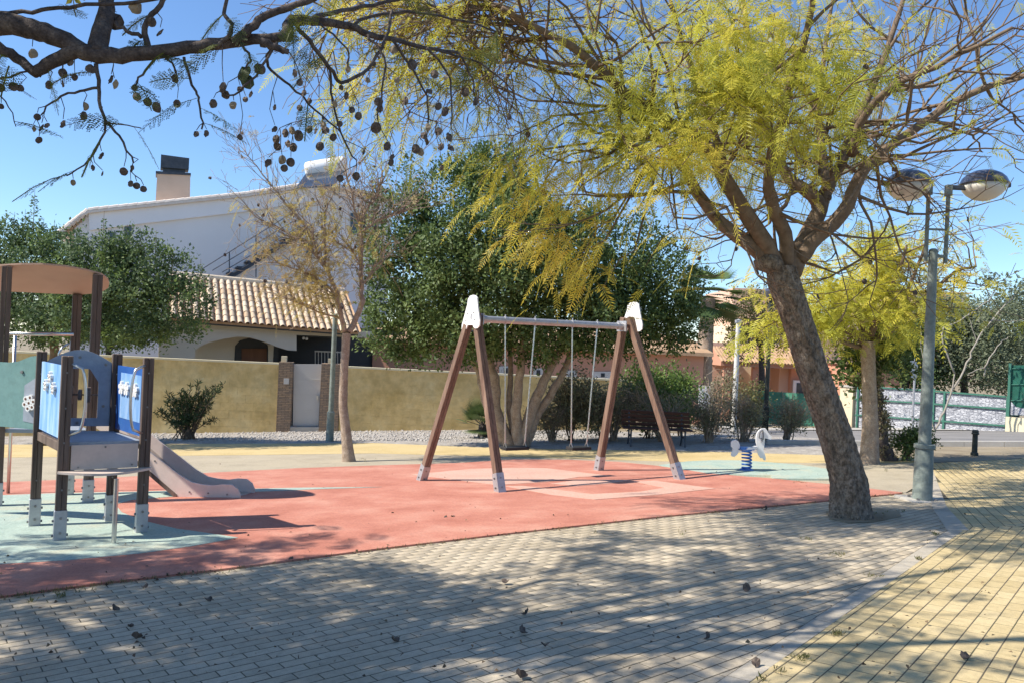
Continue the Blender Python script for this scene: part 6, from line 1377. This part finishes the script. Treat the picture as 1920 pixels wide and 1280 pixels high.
rng = np.random.default_rng(6); V, Q, R = leafcloud(rng, [(tuple(P(x, y, d)), (.3, .3, .2)) for x, y in ((1905, 545), (1872, 533), (1845, 530), (1815, 565), (1925, 598), (1868, 525), (1915, 525))], 26, 14, .15, .10, .2); np_mesh('leaf_tufts', V, Q, M['greyleaf'], fg, rnd=R)['kind'] = 'stuff'
patch('tree_pit', [(1548, 958), (1556, 972), (1590, 980), (1640, 978), (1690, 968), (1686, 958), (1650, 953), (1600, 950)], 0.006, M['soil'], 'patch of bare soil at the foot of the leaning tree')
# ------------------------------------------------------------------ litter, weeds, pebbles
rng = np.random.default_rng(77)
def scatter(name, label, mat, n, fx, size, aspect, flatn, kids=1, kind='stuff'):
    C = np.array([fx() for _ in range(n)]); C = np.repeat(C, kids, 0); m = len(C); C = C+rng.normal(0, .012 if kids > 1 else 0, C.shape)*np.array([1, 1, 0])
    if flatn: A = rng.normal(0, 1, (m, 3))*np.array([1, 1, .25]); C[:, 2] += .008
    else: A = rng.normal(0, .55, (m, 3))+np.array([0, 0, 1.0])
    sz = size*rng.uniform(.5, 1.5, (m, 1)); A = unit(A)*sz; Sx = unit(np.cross(A, rng.normal(0, 1, (m, 3))*np.array([.4, .4, 1]) if flatn else rng.normal(0, 1, (m, 3))))*sz*aspect
    V, Q = quads(C, A, Sx, curl=np.array([0, 0, .2])*sz if flatn else None); return tag(np_mesh(name, V, Q, mat, rnd=np.repeat(rng.random(m), 4)), label, None, None, kind)
def on_ground(x0, x1, y0, y1):
    def f():
        while True:
            p = G(rng.uniform(x0, x1), rng.uniform(y0, y1), .016)
            if True: return tuple(p)
    return f
scatter('leaf_litter', 'scattered small dead leaves on paving and rubber', M['litter'], 420, on_ground(0, 1919, 870, 1279), .022, .35, True)
def edge_pts():
    i = rng.integers(0, len(RED_NEAR)-1); a, b_ = RED_NEAR[i], RED_NEAR[i+1]; t = rng.random(); x = a[0]+(b_[0]-a[0])*t+rng.normal(.03, .02); y = a[1]+(b_[1]-a[1])*t-abs(rng.normal(.0, .03)); return (x, y, zg(x, y))
scatter('edge_litter', 'dead leaves gathered along the red rubber edge', M['litter'], 240, edge_pts, .028, .35, True)
scatter('edge_weeds', 'thin grass growing along the red rubber edge', M['weed'], 150, edge_pts, .032, .05, False, 7)
def spots(lst, s=.12):
    def f():
        px, py = lst[rng.integers(0, len(lst))]; p = G(px+rng.normal(0, 6), py+rng.normal(0, 2.0), .0); return tuple(p)
    return f
scatter('joint_weeds', 'little weeds growing in the paving joints', M['weed'], 130, spots([(1465, 1260), (1425, 1275), (1500, 1235), (1775, 1072), (1720, 1050), (1570, 1190), (1512, 1010), (1750, 1000), (1590, 940), (1690, 960), (1740, 900), (1765, 880), (1640, 962), (1660, 964), (420, 1075), (60, 1128), (110, 1118), (160, 1108), (1110, 1000), (1280, 1000), (1570, 1040), (1640, 1080), (700, 862), (680, 862), (1660, 880), (1500, 905)]), .028, .09, False, 7)
def strip():
    while True:
        px = rng.uniform(285, 1100); p = G(px, rng.uniform(806, 826)); return tuple(p)
C = np.array([strip() for _ in range(2600)]); s = rng.uniform(.018, .05, (len(C), 1)); oc = np.array([[1, 0, 0], [0, 1, 0], [-1, 0, 0], [0, -1, 0], [0, 0, .8], [0, 0, -.8]]); V = (C[:, None]+oc[None]*s[:, None]*rng.uniform(.6, 1.2, (len(C), 6, 1))).reshape(-1, 3); tq = np.array([[0, 1, 4], [1, 2, 4], [2, 3, 4], [3, 0, 4], [1, 0, 5], [2, 1, 5], [3, 2, 5], [0, 3, 5]]); Q = (tq[None]+(np.arange(len(C))*6)[:, None, None]).reshape(-1, 3)
tag(np_mesh('gravel', V, Q, M['stone']), 'loose pale stones along the foot of the wall', None, None, 'stuff')
fp2 = [pod_mesh('fallen_pod', M['pod'], .03, 20+i, .022) for i in range(3)]; prng = random.Random(5)
for (x, y, s_) in ((256, 1199, 1.5), (215, 1144, 1.1), (390, 1128, 1.1), (245, 1176, .8), (948, 1094, 1.2), (1400, 1106, 1.3), (985, 1153, 1.2), (980, 1188, 1.3), (740, 1203, 1.1), (1022, 1213, 1.0), (977, 1273, 1.5), (1328, 1197, 1.0), (1812, 1236, 1.2), (1416, 1248, 1.1), (848, 970, 1.0), (835, 971, .9), (1437, 955, 1.3), (736, 963, .8), (272, 1102, .9), (545, 1050, .9)):
    o = bpy.data.objects.new('fallen_pod', fp2[prng.randrange(3)]); COL.objects.link(o); s_ *= .72; o.location = G(x, y, .016*s_); o.scale = (s_*1.25, s_*1.1, s_); o.rotation_euler = (prng.uniform(1.2, 1.9), prng.gauss(0, .5), prng.uniform(0, 6))
    on = 'red rubber' if y < 1000 and x < 1000 else ('yellow paving' if x > 1500 and y > 1100 else 'grey paving'); tag(o, 'small dry brown seed pod lying on the '+on, 'seed pod', 'fallen seed pods on the '+on)
